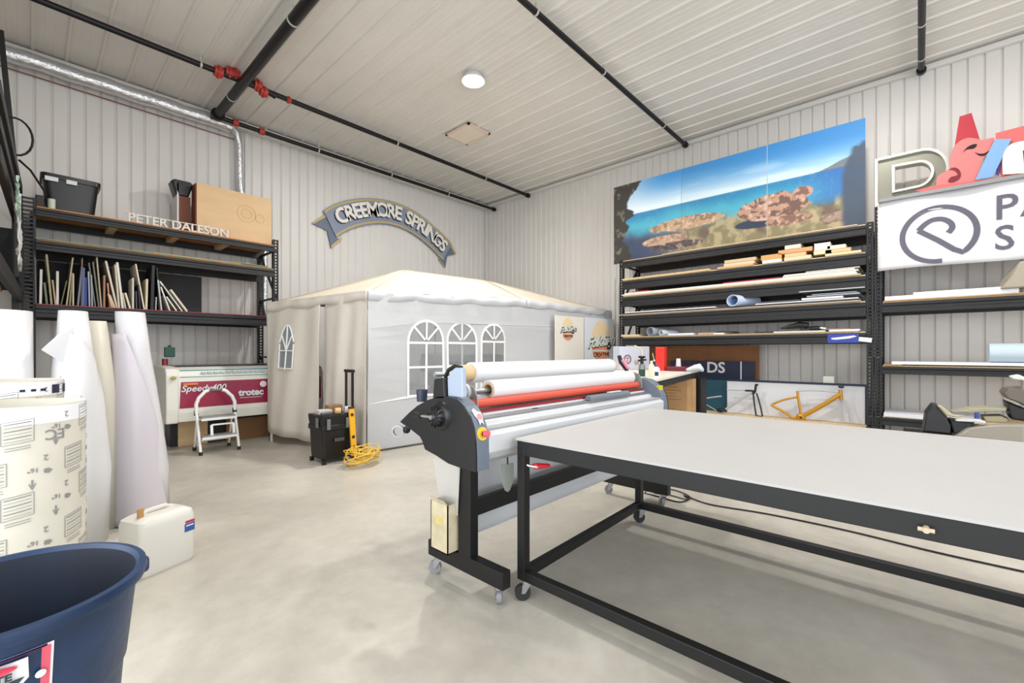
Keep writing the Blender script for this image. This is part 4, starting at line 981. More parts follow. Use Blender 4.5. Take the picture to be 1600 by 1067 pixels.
# middle roll, with a torn point at its left
rollB = vinyl('white vinyl roll with a pointed loose edge, middle of the three standing rolls', .24, 4.18, [(0, .12, .02), (.5, .145, .01), (1.0, .125, -.01), (1.3, .09, -.03), (1.57, .07, -.035)])
cone(rollB, .24, 4.18, R(150), R(330), lambda u, v: (.115+.04*math.sin(v*2.6)-.03*v, .02+(1.22+.18*math.sin(u*PI))*v, -.02*v), 'loose_sheet', M_white)
MB().prism([(.16, 4.08, 1.22), (.055, 4.03, 1.31), (.14, 4.07, 1.42), (.20, 4.08, 1.46)], (.002, .004, 0)).build('torn_corner', M_white, rollB)
rollB2 = vinyl('thinner cream vinyl roll standing behind the middle white roll', .40, 4.40, [(0, .05, .0), (1.0, .065, -.02), (1.52, .05, -.06)], m_=mat('vinyl_cream', 'd6d0bf', .4))
rollC = vinyl('glossy white vinyl roll with a sheet wrapped loosely round it, rightmost of the standing rolls', .60, 4.46, [(0, .16, .01), (.4, .155, .01), (.9, .125, -.02), (1.3, .10, -.05), (1.6, .088, -.07)], m_=mat('gloss_white', 'd8d6da', .12))
def pC(u, v):
    h_ = 1.42-.95*max(0, (u-.45)/.55)**1.1
    z = .01+h_*v
    return (.178-.062*(z/1.42)**1.2+.02*(1-abs(2*u-1)), z, -.01-.05*z/1.4)
cone(rollC, .60, 4.46, R(165), R(345), pC, 'loose_sheet', mat('sheet_lilac', 'd2ccd4', .3))
# jug
jg = thing('jerry_can', 'white plastic jerry can with a small blue label on the floor by the rolls', 'jug', (.6, 3.42, 0))
e1 = Vector((.29, .12, 0)).normalized(); e2_ = Vector((-e1.y, e1.x, 0)); jo = Vector((.43, 3.24, 0))+e2_*.11+e1*.155
M_jug = mat('jug_white', 'dad8d0', .4)
def jsec(z, hx, hy, rr=.03): return [tuple(jo+e1*x+e2_*y+Vector((0, 0, z))) for x, y in rrect(0, 0, hx, hy, rr)]
loft([jsec(0, .145, .10), (jsec(.02, .155, .11)), jsec(.28, .155, .11), jsec(.315, .15, .10), jsec(.335, .12, .075), jsec(.34, .08, .05)]).build('body', M_jug, jg, smooth=True)
MB().tube([jo-e1*.09+Vector((0, 0, .33)), jo-e1*.06+Vector((0, 0, .352)), jo+e1*.04+Vector((0, 0, .355)), jo+e1*.08+Vector((0, 0, .335))], .014, 10).build('handle', M_jug, jg, smooth=True)
MB().cyl(jo-e1*.11+e2_*(-.03)+Vector((0, 0, .32)), jo-e1*.11+e2_*(-.03)+Vector((0, 0, .385)), .016).build('tap', mat('tap_tan', 'b98d5a', .5), jg, smooth=True)
lo = jo-e2_*.1105+Vector((0, 0, 0))
def jf(off): return lambda x, y, z: jo+e1*x-e2_*(.111+off+z)+Vector((0, 0, y))
link(shape_mesh([[(.085, .185), (.145, .185), (.145, .235), (.085, .235)]], .001, jf(0)), 'label', mat('label_blue', '3558a0', .4), jg)
link(shape_mesh([[(.09, .238), (.145, .238), (.145, .252), (.09, .252)]], .001, jf(0)), 'label_stripe', mat('label_red', 'b2314a', .4), jg)
link(shape_mesh([[(.092, .218), (.138, .218), (.138, .226), (.092, .226)]], .001, jf(.002)), 'label_print', M_white, jg)
# blue bin
M_bb = mat('bin_blue', '0d2747', .45, scale=5, bump=.1, col2='1b3a61'); M_bi = mat('bin_inner', '0b0c10', .6, scale=2.5, col2='0e1c31')  # inner wall mottled near-black and dark navy
tc_ = thing('waste_bin', 'large round blue plastic waste bin at lower left of the frame', 'bin', (-.045, 1.73, 0))
bc = (-.045, 1.73, 0); RB = .275
MB().lathe(bc, [(.001, .0), (.20, .0), (.205, .02), (.235, .42), (.237, .43), (.242, .44), (.262, .63), (.268, .655), (.283, .66), (.288, .675), (.285, .690), (.270, .692), (.262, .680)], 80).build('bin_body', M_bb, tc_, smooth=True)
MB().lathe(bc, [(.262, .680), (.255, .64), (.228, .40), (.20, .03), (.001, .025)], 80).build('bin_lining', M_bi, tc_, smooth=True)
for a_ in (R(22), R(202)):
    d = Vector((math.cos(a_), math.sin(a_), 0)); s_ = Vector((-d.y, d.x, 0)); b_ = Vector(bc)+d*.262+Vector((0, 0, .60))
    MB().prism([b_-s_*.055+d*.0, b_+s_*.055+d*.0, b_+s_*.045+d*.055, b_-s_*.045+d*.055], (0, 0, .05)).build('handle', M_bb, tc_, bev=.012)
    MB().prism([b_-s_*.035+d*.02+Vector((0,0,.051)), b_+s_*.035+d*.02+Vector((0,0,.051)), b_+s_*.03+d*.048+Vector((0,0,.051)), b_-s_*.03+d*.048+Vector((0,0,.051))], (0, 0, .003)).build('handle_pocket', mat('pocket_black', '0e1016', .5), tc_)
# bin label
def rad(z): return .242+(z-.44)*(.262-.242)/.19
am = R(-94)
def bw(off): return lambda x, y, z: Vector((bc[0]+(rad(y)+off+z)*math.cos(am+x/.25), bc[1]+(rad(y)+off+z)*math.sin(am+x/.25), y))
link(shape_mesh([dense([(-.10, .49), (.10, .49), (.10, .63), (-.10, .63)], .02)], .0008, bw(.003)), 'label', mat('label_white', 'ecebee', .35), tc_)
link(shape_mesh([dense([(-.10, .53), (.095, .53), (.095, .625), (-.10, .625)], .02)], .0006, bw(.0045)), 'label_field', mat('label_rose', 'cf5468', .4), tc_)
link(shape_mesh([dense([(-.05, .618), (.06, .618), (.062, .57), (.04, .545), (.0, .533), (-.04, .548), (-.055, .575)], .02)], .0006, bw(.0058)), 'label_shield', M_white, tc_)
link(shape_mesh([dense([(-.045, .575), (.055, .575), (.036, .552), (.0, .54), (-.036, .555)], .02)], .0006, bw(.0071)), 'label_shield_base', mat('label_dark', '27343c', .4), tc_)
link(shape_mesh([circ(.005, .604, .04, 24, ry=.009)], .0006, bw(.0071)), 'label_oval', mat('label_red2', 'c8304e', .4), tc_)
link(shape_mesh([circ(.08, .565, .009, 18)], .0006, bw(.0058)), 'label_dot', M_white, tc_)
link(text_mesh('BRUTE', .022, .0004, (lambda f_: (lambda x, y, z: f_(x+.005, y+.579, z)))(bw(.0075)), align='CENTER', bold=.0008), 'lettering', mat('label_dark', '27343c', .4), tc_)
tag(MB().tube([(-.20, 1.47, .70), (-.12, 1.50, .694), (-.08, 1.47, .70)], .012, 10).build('paper_scrap', M_white, origin=(-.1, 1.48, .694), smooth=True), 'small white scrap lying on the rim of blue bin', 'scrap')

# ================================================================== RIGHT WALL RACKS
XF, XR = 7.74, 8.40
def zrack(name, label, ya, yb, levels, ztop, deckm):
    t = thing(name, label, 'rack', (8.07, (ya+yb)/2, 0))
    for y in (ya, yb):
        for x in (XF, XR): upright(x, y, 0, ztop, t, (-1, 0))
        mb = MB()
        for z in (.4, 1.2, 2.2, 2.95): mb.bar((XF, y, z), (XR, y, z), .03, .03)
        for (a_, b_) in ((.4, 1.2), (1.2, 2.2), (2.2, 2.95)): mb.bar((XF, y, a_), (XR, y, b_), .03, .03)
        mb.build('brace', M_rack, t)
    for (z, h_) in levels:
        beam(t, (XF, ya-.04, z), (XF, yb+.04, z), h_, out=(-1, 0, 0)); beam(t, (XR, ya-.04, z), (XR, yb+.04, z), h_, out=(1, 0, 0))
        MB().box(XF-.02, XR+.02, yb+.05, ya-.05, z+.001, z+.017).build('deck', deckm, t)
    return t
RL = [(3.02, .13), (2.64, .16), (2.33, .18), (1.97, .19), (1.555, .14), (.24, .10)]
zrack('pallet_rack', 'black pallet rack on the right wall below the sea mural', 4.23, .485, RL, 3.06, M_pine)
RL2 = [(3.02, .13), (1.945, .13), (1.10, .10), (.42, .10)]
zrack('pallet_rack', 'black pallet rack at the right edge behind the hanging white banner', .40, -2.35, RL2, 3.25, M_pine)
# blue stickers on beams
b0 = on(1318, 529, 'X', 7.69)
st = thing('beam_label', 'blue label with white logo stuck at the right end of a rack beam', 'label', (7.69, b0.y, 1.48))
ya_, yb_ = on(1293, 529, 'X', 7.69).y, on(1342, 529, 'X', 7.69).y
MB().box(7.686, 7.690, yb_, ya_, 1.42, 1.545).build('label_sheet', mat('beam_blue', '26389a', .4), st)
link(shape_mesh([[(.04, .07), (.12, .078), (.3, .10), (.33, .085), (.25, .06), (.1, .045), (.05, .05)]], .001, plane_fn((7.684, ya_, 1.42), *XN)), 'logo', M_white, st)
tag(MB().obox((7.685, on(1352, 533, 'X', 7.69).y, 1.46), (.006, .14, .06), (Vector((1, 0, 0)), Vector((0, 1, .15)).normalized(), Vector((0, -.15, 1)).normalized())).build('paper_tag', M_white, origin=(7.685, .5, 1.46)), 'small white tag taped on the rack post beside the blue label', 'tag')

# mural
def vnoise(x, y, seed):
    rs_ = np.random.RandomState(seed); g_ = rs_.rand(64, 64)
    xi = np.floor(x).astype(int); yi = np.floor(y).astype(int); fx_ = x-xi; fy_ = y-yi
    fx_ = fx_*fx_*(3-2*fx_); fy_ = fy_*fy_*(3-2*fy_)
    a_ = g_[yi % 64, xi % 64]; b_ = g_[yi % 64, (xi+1) % 64]; c_2 = g_[(yi+1) % 64, xi % 64]; d_2 = g_[(yi+1) % 64, (xi+1) % 64]
    return (a_*(1-fx_)+b_*fx_)*(1-fy_)+(c_2*(1-fx_)+d_2*fx_)*fy_
def fbm(x, y, seed, o=4):
    s = 0; a_ = .5
    for k in range(o): s = s+a_*vnoise(x*2**k, y*2**k, seed+k); a_ *= .5
    return s
def sm(e0, e1, x):
    t = np.clip((x-e0)/(e1-e0), 0, 1); return t*t*(3-2*t)
def mural_colors(U, V):
    """the printed seascape: U left to right, V bottom to top"""
    c = lambda h_: np.array([int(h_[i:i+2], 16)/255 for i in (0, 2, 4)])
    mix = lambda a_, b_, t: a_*(1-t[..., None])+b_*t[..., None]
    x = U*2.7; n1 = fbm(x*5, V*5, 1); n2 = fbm(x*14, V*14, 9); n3 = fbm(x*30, V*22, 21)
    sky = mix(c('dbe8ee')*np.ones(U.shape+(3,)), c('3a86c6')*np.ones(U.shape+(3,)), sm(.60, 1.0, V+.12*U-.03)**.8)
    sky = mix(sky, np.ones(U.shape+(3,))*c('d9e6ee'), np.clip(sm(.30, .0, U)*.75, 0, 1))
    sky = mix(sky, np.ones(U.shape+(3,))*c('f2f4f5'), .35*sm(.5, .8, fbm(x*2+V*3, V*14, 4))*sm(.95, .7, V))
    sea = mix(c('2b7fae')*np.ones(U.shape+(3,)), c('4aa6bd')*np.ones(U.shape+(3,)), sm(.6, .42, V+.12*(n1-.5)))
    sea = mix(sea, np.ones(U.shape+(3,))*c('2a5fa6'), sm(.72, .95, U)*.8)
    sea = mix(sea, np.ones(U.shape+(3,))*c('8fc4cc'), .13*sm(.55, .7, n3))
    shal = mix(c('80785a')*np.ones(U.shape+(3,)), c('a89a78')*np.ones(U.shape+(3,)), sm(.35, .6, n2))
    shal = mix(shal, np.ones(U.shape+(3,))*c('6a5a4c'), sm(.52, .64, n1))
    img = np.where((V > .6)[..., None], sky, sea)
    sh = sm(.40, .28, V+.16*(n1-.5)+.10*np.abs(U-.62))
    img = mix(img, shal, sh*(V < .6))
    # left lower deep water and shadow
    dk = sm(.42, .15, U)*sm(.42, .22, V+.15*(n1-.5)); img = mix(img, np.ones(U.shape+(3,))*c('2c3a5c'), dk*.9)
    # flat rock on the left
    def rock(u0, v0, ru, rv, seed, base, dark):
        nonlocal img
        e_ = ((U-u0)/ru)**2+((V-v0)/rv)**2+.9*(fbm(x*7, V*7, seed)-.5)
        mk = sm(1.0, .92, e_); tex = fbm(x*22, V*30, seed+3); cr = np.ones(U.shape+(3,))*c(base)
        cr = mix(cr, np.ones(U.shape+(3,))*c(dark), sm(.46, .56, tex)); cr = mix(cr, np.ones(U.shape+(3,))*c('e0c3ad'), sm(.56, .66, fbm(x*26, V*26, seed+7))*.6)
        img = mix(img, cr, mk)
    rock(.36, .36, .17, .075, 31, 'b59678', '8a6f5c'); rock(.27, .20, .11, .06, 33, 'b3937b', '8d7464'); rock(.33, .12, .12, .05, 37, '5a4a46', '38343e')
    e_ = ((U-.66)/.09)**2+((V-.21)/.05)**2; img = mix(img, np.ones(U.shape+(3,))*c('22304a'), sm(1.1, .9, e_)*.9)
    rock(.71, .35, .125, .13, 41, 'b18c78', '6e5148'); rock(.81, .44, .035, .06, 43, 'bb9382', '7a5a50'); rock(.76, .19, .08, .05, 45, 'a9826e', '7a5c50')
    rock(.97, .14, .12, .06, 47, '9a8472', '7c6a5c')
    # headland, cliffs
    hl = (V > .595) & (V < .60+.085*sm(.84, .97, U)+.010*(n2-.5)) & (U > .845); img = mix(img, np.ones(U.shape+(3,))*c('6a7076'), hl*.95)
    cr_ = sm(.0, .02, U-(.955-.03*sm(.8, .5, V)+.02*(n1-.5)))*sm(.80, .74, V+.1*(n2-.5)); img = mix(img, np.ones(U.shape+(3,))*c('3d4a5e'), cr_*.95)
    edge = .075+.05*sm(.75, .95, V)+.06*sm(.70, .62, V)*sm(.5, .6, V)+.09*(fbm(V*7, V*0+3, 51)-.5)
    cl_m = sm(.006, -.006, U-edge); cc_ = mix(np.ones(U.shape+(3,))*c('35332f'), np.ones(U.shape+(3,))*c('6d675a'), sm(.5, .68, n2)); img = mix(img, cc_, cl_m)
    hz = np.abs(V-.6) < .004; img = mix(img, np.ones(U.shape+(3,))*c('2a4c6c'), hz*.35*((U > .09) & (U < .95)))
    img = mix(img, np.ones(U.shape+(3,))*c('dfe3e5'), (np.abs(U-.69) < .0012)*.9)
    img = img*(1+.05*((U < .343)[..., None]))
    return np.clip(img, 0, 1)
mu = thing('sea_mural', 'wide printed panorama of a rocky blue coast standing on the right rack', 'mural', (7.93, 2.53, 3.04))
MX, MY0, MY1, MZ0, MZ1 = 7.93, 4.50, .545, 3.042, 4.575
cuts = [0, .343, .69, 1]
for k in range(3):
    u0, u1 = cuts[k], cuts[k+1]; nu, nv = 190, 150
    U, V = np.meshgrid(np.linspace(u0, u1, nu+1), np.linspace(0, 1, nv+1))
    cols = mural_colors(U, V)
    lc_ = np.where(cols <= .04045, cols/12.92, ((cols+.055)/1.055)**2.4)
    mb = MB(); gapu = .0006
    ys = MY0+(MY1-MY0)*np.clip(U, u0+gapu, u1-gapu); zs_ = MZ0+(MZ1-MZ0)*V
    mb.grid(lambda u, v: (0, 0, 0), nu, nv)
    mb.v = [(MX, float(y), float(z)) for y, z in zip(ys.ravel(), zs_.ravel())]
    o = mb.build('printed_face', vcol_mat('mural_print', .6), mu, fix=False)
    at = o.data.color_attributes.new('print', 'FLOAT_COLOR', 'POINT')
    at.data.foreach_set('color', np.concatenate([lc_, np.ones(lc_.shape[:2]+(1,))], -1).astype(np.float32).ravel())
    MB().box(MX+.001, MX+.012, float(ys.max()*0+ys.min()), float(ys.max()), MZ0, MZ1).build('backing_board', mat('board_edge', 'd9dadc', .5), mu)

# grey letter P on rack 2
lp_t = thing('letter_p', 'big grey channel letter P standing on top of the right rack', 'letter', (8.15, .1, 3.04))
PY0 = on(1368, 300, 'X', 8.1).y
def pfn(off, ext=0): return plane_fn((8.1-off, PY0, 3.04), *XN)
PH = .95
def pl_out(g_=0):
    # outline of a P: stem and bowl, g_ shrinks it
    return [(g_, g_), (.20-g_, g_), (.20-g_, .30+g_)]+[(.47+(.27-g_)*math.cos(t), .62+(.325-g_)*math.sin(t)) for t in [(-PI/2)+PI*k/20 for k in range(21)]]+[(g_, .945-g_)]
hole = lambda g_: [(.21-g_, .46-g_)]+[(.44+(.13+g_)*math.cos(t), .62+(.15+g_)*math.sin(t)) for t in [(-PI/2)+PI*k/14 for k in range(15)]]+[(.21-g_, .78+g_)]
link(shape_mesh([pl_out(0), hole(0)], .05, pfn(.0)), 'letter_back', mat('p_side', 'b4b4ac', .4, .3), lp_t)
link(shape_mesh([pl_out(0), pl_out(.03)], .03, pfn(.08)), 'rim', mat('p_rim', 'cfcfc8', .35, .3), lp_t)
link(shape_mesh([hole(.03), hole(.0)], .03, pfn(.08)), 'rim', mat('p_rim', 'cfcfc8', .35, .3), lp_t)
link(shape_mesh([pl_out(.031), hole(.031)], .002, pfn(.056)), 'letter_face', mat('p_face', '8b8a7c', .35, .2), lp_t)
# red cut-out sign beyond it
rd = thing('cutout_sign', 'red, pink and blue cut-out sign panels standing on the right rack', 'sign', (7.98, -.6, 3.04))
def rp(x, y, X=7.97):  # from the 6.67x close-up
    p = on(1440+x/6.669, 160+y/6.669, 'X', X); return (p.y, p.z)
def ryz(off): return lambda x, y, z: Vector((7.97-off+z, x, y))
M_sr = mat('sign_red', 'b52f3c', .4); M_sp = mat('sign_pink', 'd47a78', .4); M_sb = mat('sign_blue', '7fa9d6', .4); M_scr = mat('sign_cream', 'efe9dc', .4); M_sc = mat('sign_coral', 'd96a68', .4)
def poly(pts, off, m_, name, ext=.01): link(shape_mesh([[rp(*q) for q in pts]], ext, ryz(off)), name, m_, rd)
poly([(345,450),(395,150),(520,112),(605,385),(560,820),(330,820)], 0, M_sr, 'red_fin')
poly(smooth_pts([(150,870),(160,790),(200,750),(285,700),(290,600),(330,480),(400,410),(480,380),(560,385),(640,400),(750,378),(740,460),(700,520),(640,590),(600,700),(545,830),(300,870),(150,870)], 4)[:-1], .025, M_sp, 'pink_shape')
poly([(-60,925),(150,870),(545,825),(760,800),(1067,740),(1067,765),(560,855),(0,945)], .03, M_sc, 'coral_edge')
poly([(770,325),(1200,215),(1200,700),(840,775),(790,700)], .01, M_sc, 'coral_panel')
poly([(760,400),(930,395),(870,520),(735,790),(555,822),(690,540)], .045, M_sb, 'blue_bar')
poly(smooth_pts([(840,765),(835,620),(860,520),(930,450),(1067,415),(1200,390),(1200,720),(1000,755),(840,765)], 4)[:-1], .05, M_scr, 'cream_letter')
poly([(1045,520),(1200,490),(1200,660),(1060,670)], .064, mat('sign_violet', '4a2c7a', .4), 'violet_patch', .003)
poly([(790,640),(830,640),(800,770),(765,760)], .035, mat('sign_violet', '4a2c7a', .4), 'violet_patch', .004)
poly(smooth_pts([(430,530),(470,480),(530,450),(575,450),(540,490),(470,500),(430,530)], 4)[:-1], .04, M_pipe, 'black_stroke', .003)
poly(smooth_pts([(550,530),(600,565),(660,560),(700,515),(650,542),(595,545),(550,530)], 4)[:-1], .04, M_pipe, 'black_stroke', .003)
poly(smooth_pts([(285,710),(320,690),(370,695),(405,740),(395,800),(330,840),(275,835),(300,790),(350,775),(375,760),(340,720),(285,710)], 4)[:-1], .04, mat('sign_maroon', '7d1428', .4), 'maroon_curve', .003)
# grey rail under it and banner
tag(MB().box(7.60, 7.66, -2.3, .39, 3.27, 3.31).build('banner_rail', mat('rail_grey', '8a8c8e', .4), origin=(7.63, -1, 3.27)), 'grey rail along top edge of the white banner', 'rail')
bnr = thing('banner', 'white banner with grey circle logo hanging on the right rack', 'banner', (7.65, -.9, 2.4))
BX = 7.655
def bf(u, v):
    y = .40-2.7*u; return (BX-.02*math.sin(u*9+v*2)*.6-.012*math.sin(v*5+u*22), y, 2.365+.92*v+.01*math.sin(u*11)*(1-v))
MB().grid(bf, 60, 16).build('banner_sheet', mat('banner_white', 'd6d5d8', .35), bnr, smooth=True, solid=.003)
M_lg = mat('logo_slate', '5c5866', .4)
def bz(off): 
    def g_(x, y, z):
        u = (.40-x)/2.7; v = (y-2.365)/.92; X, _, _ = bf(u, v); return Vector((X-.006-off-z, x, y))
    return g_
def arcp(cy, cz, r, a0, a1, n=40): return [(cy-r*math.cos(R(a0+(a1-a0)*k/n)), cz+r*math.sin(R(a0+(a1-a0)*k/n))) for k in range(n+1)]
CY, CZ, CR = on(1466, 366, 'X', BX).y, on(1466, 366, 'X', BX).z, .335
strokes = [arcp(CY, CZ, CR, 276, -50, 60)]
def lz(x, y):  # logo points from the close-up (4.1x crop, origin 1340,150)
    p = on(1340+x/3.95, 150+y/3.95, 'X', BX); return (p.y, p.z)
strokes[0].append(lz(600, 948))
strokes.append([lz(604, 952), lz(500, 893), lz(375, 832)])
strokes.append(smooth_pts([lz(375, 832), lz(420, 790), lz(470, 765), lz(530, 762), lz(575, 785), lz(583, 815), lz(560, 845)]))
bm = bmesh.new()
for s_ in strokes: bm.from_mesh(shape_mesh([band(s_, .056)], .001, bz(0)))
ml = bpy.data.meshes.new('logo'); bm.to_mesh(ml); bm.free(); link(ml, 'circle_logo', M_lg, bnr)
p_ = on(1553, 342, 'X', BX); s_p = on(1553, 388, 'X', BX)
fnb = bz(0)
link(text_mesh('PA', .40, .001, lambda x, y, z: fnb(p_.y-x*.93, p_.z-.01+y, -z), bold=.004, space=1.1), 'lettering', M_lg, bnr)
link(text_mesh('S', .40, .001, lambda x, y, z: fnb(s_p.y-x*.93, s_p.z-.02+y, -z), bold=.004, space=1.1), 'lettering', M_lg, bnr)

# ---------------- things on the right rack (bay below the mural)
def Yp(px): return on(px, 500, 'X', 7.74).y
def flat(name, label, cat, px0, px1, z0, th, cc, dep=.55, x0=7.70, rough=.5, group=None, z0b=None):
    ya, yb = Yp(px0), Yp(px1)
    o = MB().box(x0, x0+dep, yb, ya, z0, z0+th).build(name, mat('f_'+cc, cc, rough), origin=(x0, (ya+yb)/2, z0), bev=.002)
    return tag(o, label, cat, group)
def stack(z, items, group, where, name='flat_sheet', cat='sheet'):
    """items: px0, px1, thickness, colour, dz extra"""
    for i, (p0, p1, th, cc, up, dep, x0, words) in enumerate(items):
        flat(name, words+' '+where, cat, p0, p1, z+up, th, cc, dep, x0, group=group)
zd = [z+.018 for z, h_ in RL]
# top deck: a strip under the mural
flat('wood_strip', 'thin pale wooden strip lying under the foot of the sea mural', 'strip', 1036, 1340, zd[0], .012, 'd9c3a0', .15, 7.70)
# second shelf: lumber
G2 = 'lumber pieces on the second shelf'
w2 = 'on the second shelf of rack below the mural'
flat('lumber_board', 'long flat tan board at the left of second shelf below the mural', 'board', 974, 1110, zd[1], .03, 'd8ba8c', .5, 7.70, group=G2)
LB = [(1122,1178,0,.018,'d2a87c','lowest thin brown board under the leftmost wood pile'),(1132,1180,.018,.025,'dcc3a4','middle pale board of the leftmost wood pile'),(1133,1182,.045,.03,'cdb189','top tan board of the leftmost wood pile'),
 (1192,1222,0,.03,'e6e0d8','white board at the foot of the small two-board pile'),(1190,1222,.031,.045,'d49b5c','orange-brown board on top of the small two-board pile'),
 (1226,1268,0,.032,'e3c6a2','lowest pale board of the middle wood pile'),(1227,1260,.033,.03,'dcb58c','tan board second from below in the middle wood pile'),(1217,1270,.066,.035,'cf9a66','long orange board jutting out of the middle wood pile'),(1227,1252,.103,.04,'e9ddc4','short cream block on top of the middle wood pile'),
 (1290,1346,0,.02,'e4cda2','long thin board under the rightmost wood pile'),(1272,1300,.022,.035,'d9c9a6','cream-green block at left of the rightmost pile'),(1290,1330,.022,.03,'d8b684','tan board at right of the rightmost pile'),(1293,1322,.054,.03,'eadfc6','cream board on the tan board of the rightmost pile'),(1273,1298,.058,.06,'e6e2d2','white block on top of the rightmost pile')]
for (p0, p1, up, th, cc, words) in LB: flat('lumber_board', words, 'board', p0, p1, zd[1]+up*1.7, th*1.7-.0005, cc, .45+.03*(p0 % 5), 7.70, group=G2)
# third shelf: sheets
G3 = 'flat sheets on the third shelf'
for (p0, p1, up, th, cc, words) in ((976,1345,0,.014,'cdbb9c','tan bottom sheet of the third shelf pile'),(974,1340,.015,.012,'e6e0d2','long cream sheet on the tan one, third shelf'),(978,1338,.028,.014,'efeae0','long white sheet topping the cream one, third shelf'),
  (990,1014,.043,.012,'c8352f','small red sheet at the left end of the third shelf'),(1132,1222,.043,.012,'b02a4a','crimson sheet in the middle of the third shelf'),(1224,1342,.043,.016,'cfcdc2','pale grey sheet right of the crimson one, third shelf'),(1226,1336,.060,.012,'e3e1da','off-white sheet on the pale grey one, third shelf'),(1260,1344,.073,.012,'b9b9b0','short grey sheet at top right of the third shelf')):
    flat('flat_sheet', words, 'sheet', p0, p1, zd[2]+up*1.4, th*1.35, cc, .6, 7.68, group=G3)
# fourth shelf
G4 = 'flat sheets on the fourth shelf'
for (p0, p1, up, th, cc, words) in ((968,1345,0,.010,'c9b9ac','bottom beige sheet of the fourth shelf pile'),(975,1340,.011,.010,'3a3a40','dark sheet between the pale ones on the fourth shelf'),(980,1120,.022,.012,'f0efee','white sheet at the left of the fourth shelf'),(1182,1342,.022,.012,'dfe0e2','light grey sheet right of the blue-white roll'),
  (1186,1250,.036,.010,'5a5c60','dark grey strip just right of the blue-white roll'),(1254,1318,.036,.022,'e4e6e8','thick white sheet at the right of the fourth shelf'),(1262,1344,.060,.012,'a9acb0','grey sheet on the thick white one, fourth shelf'),(1270,1340,.074,.010,'8c94a4','blue-grey sheet near top of the right pile'),(1250,1352,.105,.010,'bfc3bf','topmost sheet jutting out right on the fourth shelf')):
    flat('flat_sheet', words, 'sheet', p0, p1, zd[3]+up*1.7, th*1.3, cc, .6, 7.66, group=G4)
def big_roll(label, px, z, ro, ri, x0, L_, m_, squash=1.0, dyn=.35, inner=None):
    y = Yp(px); d = Vector((.75, -dyn, 0)).normalized(); p = Vector((x0, y, z+ro*squash)); q = p+d*L_
    mb = MB().pipe(p, q, ro, ri, 36); 
    mb.v = [(a_, b_, p.z+(c_2-p.z)*squash) for a_, b_, c_2 in mb.v]
    o = mb.build('paper_roll', m_, origin=(x0, y, z), smooth=True); return tag(o, label, 'roll')
big_roll('loose roll of blue-white vinyl lying end-on on the fourth shelf', 1148, zd[3]+.036, .115, .10, 7.62, .5, mat('vinyl_bluewhite', 'c6d6ee', .3), .8)
o = big_roll('inner coil of blue vinyl inside the blue-white roll, fourth shelf', 1150, zd[3]+.050, .098, .088, 7.64, .45, mat('vinyl_blue', '8fb0e0', .25), .8)
# fifth shelf
w5 = 'on the fifth shelf'
for (p0, p1, up, th, cc, words) in ((975,1342,0,.010,'cdb48e','long tan sheet covering the fifth shelf'),(972,1000,.011,.035,'d9bf94','tan folded kraft pile at the left end of the fifth shelf'),(1045,1085,.011,.035,'dcdde6','white folded sheet pile left of centre on the fifth shelf'),(1092,1116,.011,.032,'b59f88','brown small carton on the fifth shelf'),
  (1116,1133,.011,.022,'eeeeee','small white box lying right of the brown carton'),(1122,1142,.040,.018,'2a2a2e','black box with a white line on the fifth shelf'),(1180,1210,.011,.022,'26262a','flat black case in the middle of the fifth shelf'),(1208,1290,.011,.018,'dddad6','long white sheet at the right half of the fifth shelf'),(1296,1344,.011,.025,'e9e2ee','white-lilac sheet at the right end of the fifth shelf'),(1290,1330,.037,.012,'a0826a','thin brown sheet near the right end of the fifth shelf')):
    flat('flat_sheet' if 'sheet' in words else 'small_box' if 'box' in words or 'carton' in words or 'case' in words else 'folded_paper', words, 'sheet' if 'sheet' in words else 'box', p0, p1, zd[4]+up, th, cc, .5, 7.70, group='papers and boxes on the fifth shelf')
tag(MB().box(7.73, 7.9, Yp(1142), Yp(1122), zd[4]+.036, zd[4]+.0395).build('white_card', M_white, origin=(7.8, Yp(1132), zd[4])), 'white card under the black box on the fifth shelf', 'card')
big_roll('grey-blue paper roll lying open end outward at left of the fifth shelf', 1017, zd[4]+.011, .085, .078, 7.70, .45, mat('vinyl_greyblue', 'a3abb8', .35), .95)
big_roll('small pale roll beside the grey-blue roll on the fifth shelf', 1034, zd[4]+.011, .055, .045, 7.70, .35, mat('vinyl_pale', 'cfd6e2', .35), .95)
# black gear on the fifth shelf: lumps shaped separately
gy = Yp(1245)
dr = thing('cordless_drill', 'black power tool lying on the fifth shelf, right of the flat black case', 'tool', (7.8, gy, zd[4]+.03))
MB().tube([(7.78, gy+.22, zd[4]+.08), (7.78, gy+.1, zd[4]+.095), (7.78, gy-.02, zd[4]+.12), (7.78, gy-.14, zd[4]+.11)], [.012, .03, .05, .045], 12).build('body', M_tb, dr, smooth=True)
MB().tube([(7.78, gy-.05, zd[4]+.10), (7.77, gy-.09, zd[4]+.045)], [.03, .028], 10).build('grip', M_tb, dr, smooth=True)
MB().box(7.74, 7.82, gy-.16, gy-.05, zd[4]+.03, zd[4]+.06).build('battery', M_dk, dr, bev=.006)
gl = thing('work_glove', 'black and white work glove lying right of the black power tool', 'glove', (7.8, Yp(1272), zd[4]+.03))
y_ = Yp(1272)
loft([[(7.80+.05*math.cos(t), y_+dy+.0*math.sin(t), zd[4]+.065+.035*k_*math.sin(t)) for t in [2*PI*j/12 for j in range(12)]] for dy, k_ in ((.12, .5), (.05, .9), (-.03, 1.0), (-.08, .7))]).build('palm', M_tb, gl, smooth=True)
for k in range(4): MB().tube([(7.76+.025*k, y_-.07, zd[4]+.07), (7.76+.025*k, y_-.14, zd[4]+.055+.006*k)], .013, 8).build('finger', M_tb if k % 2 else M_lw, gl, smooth=True)

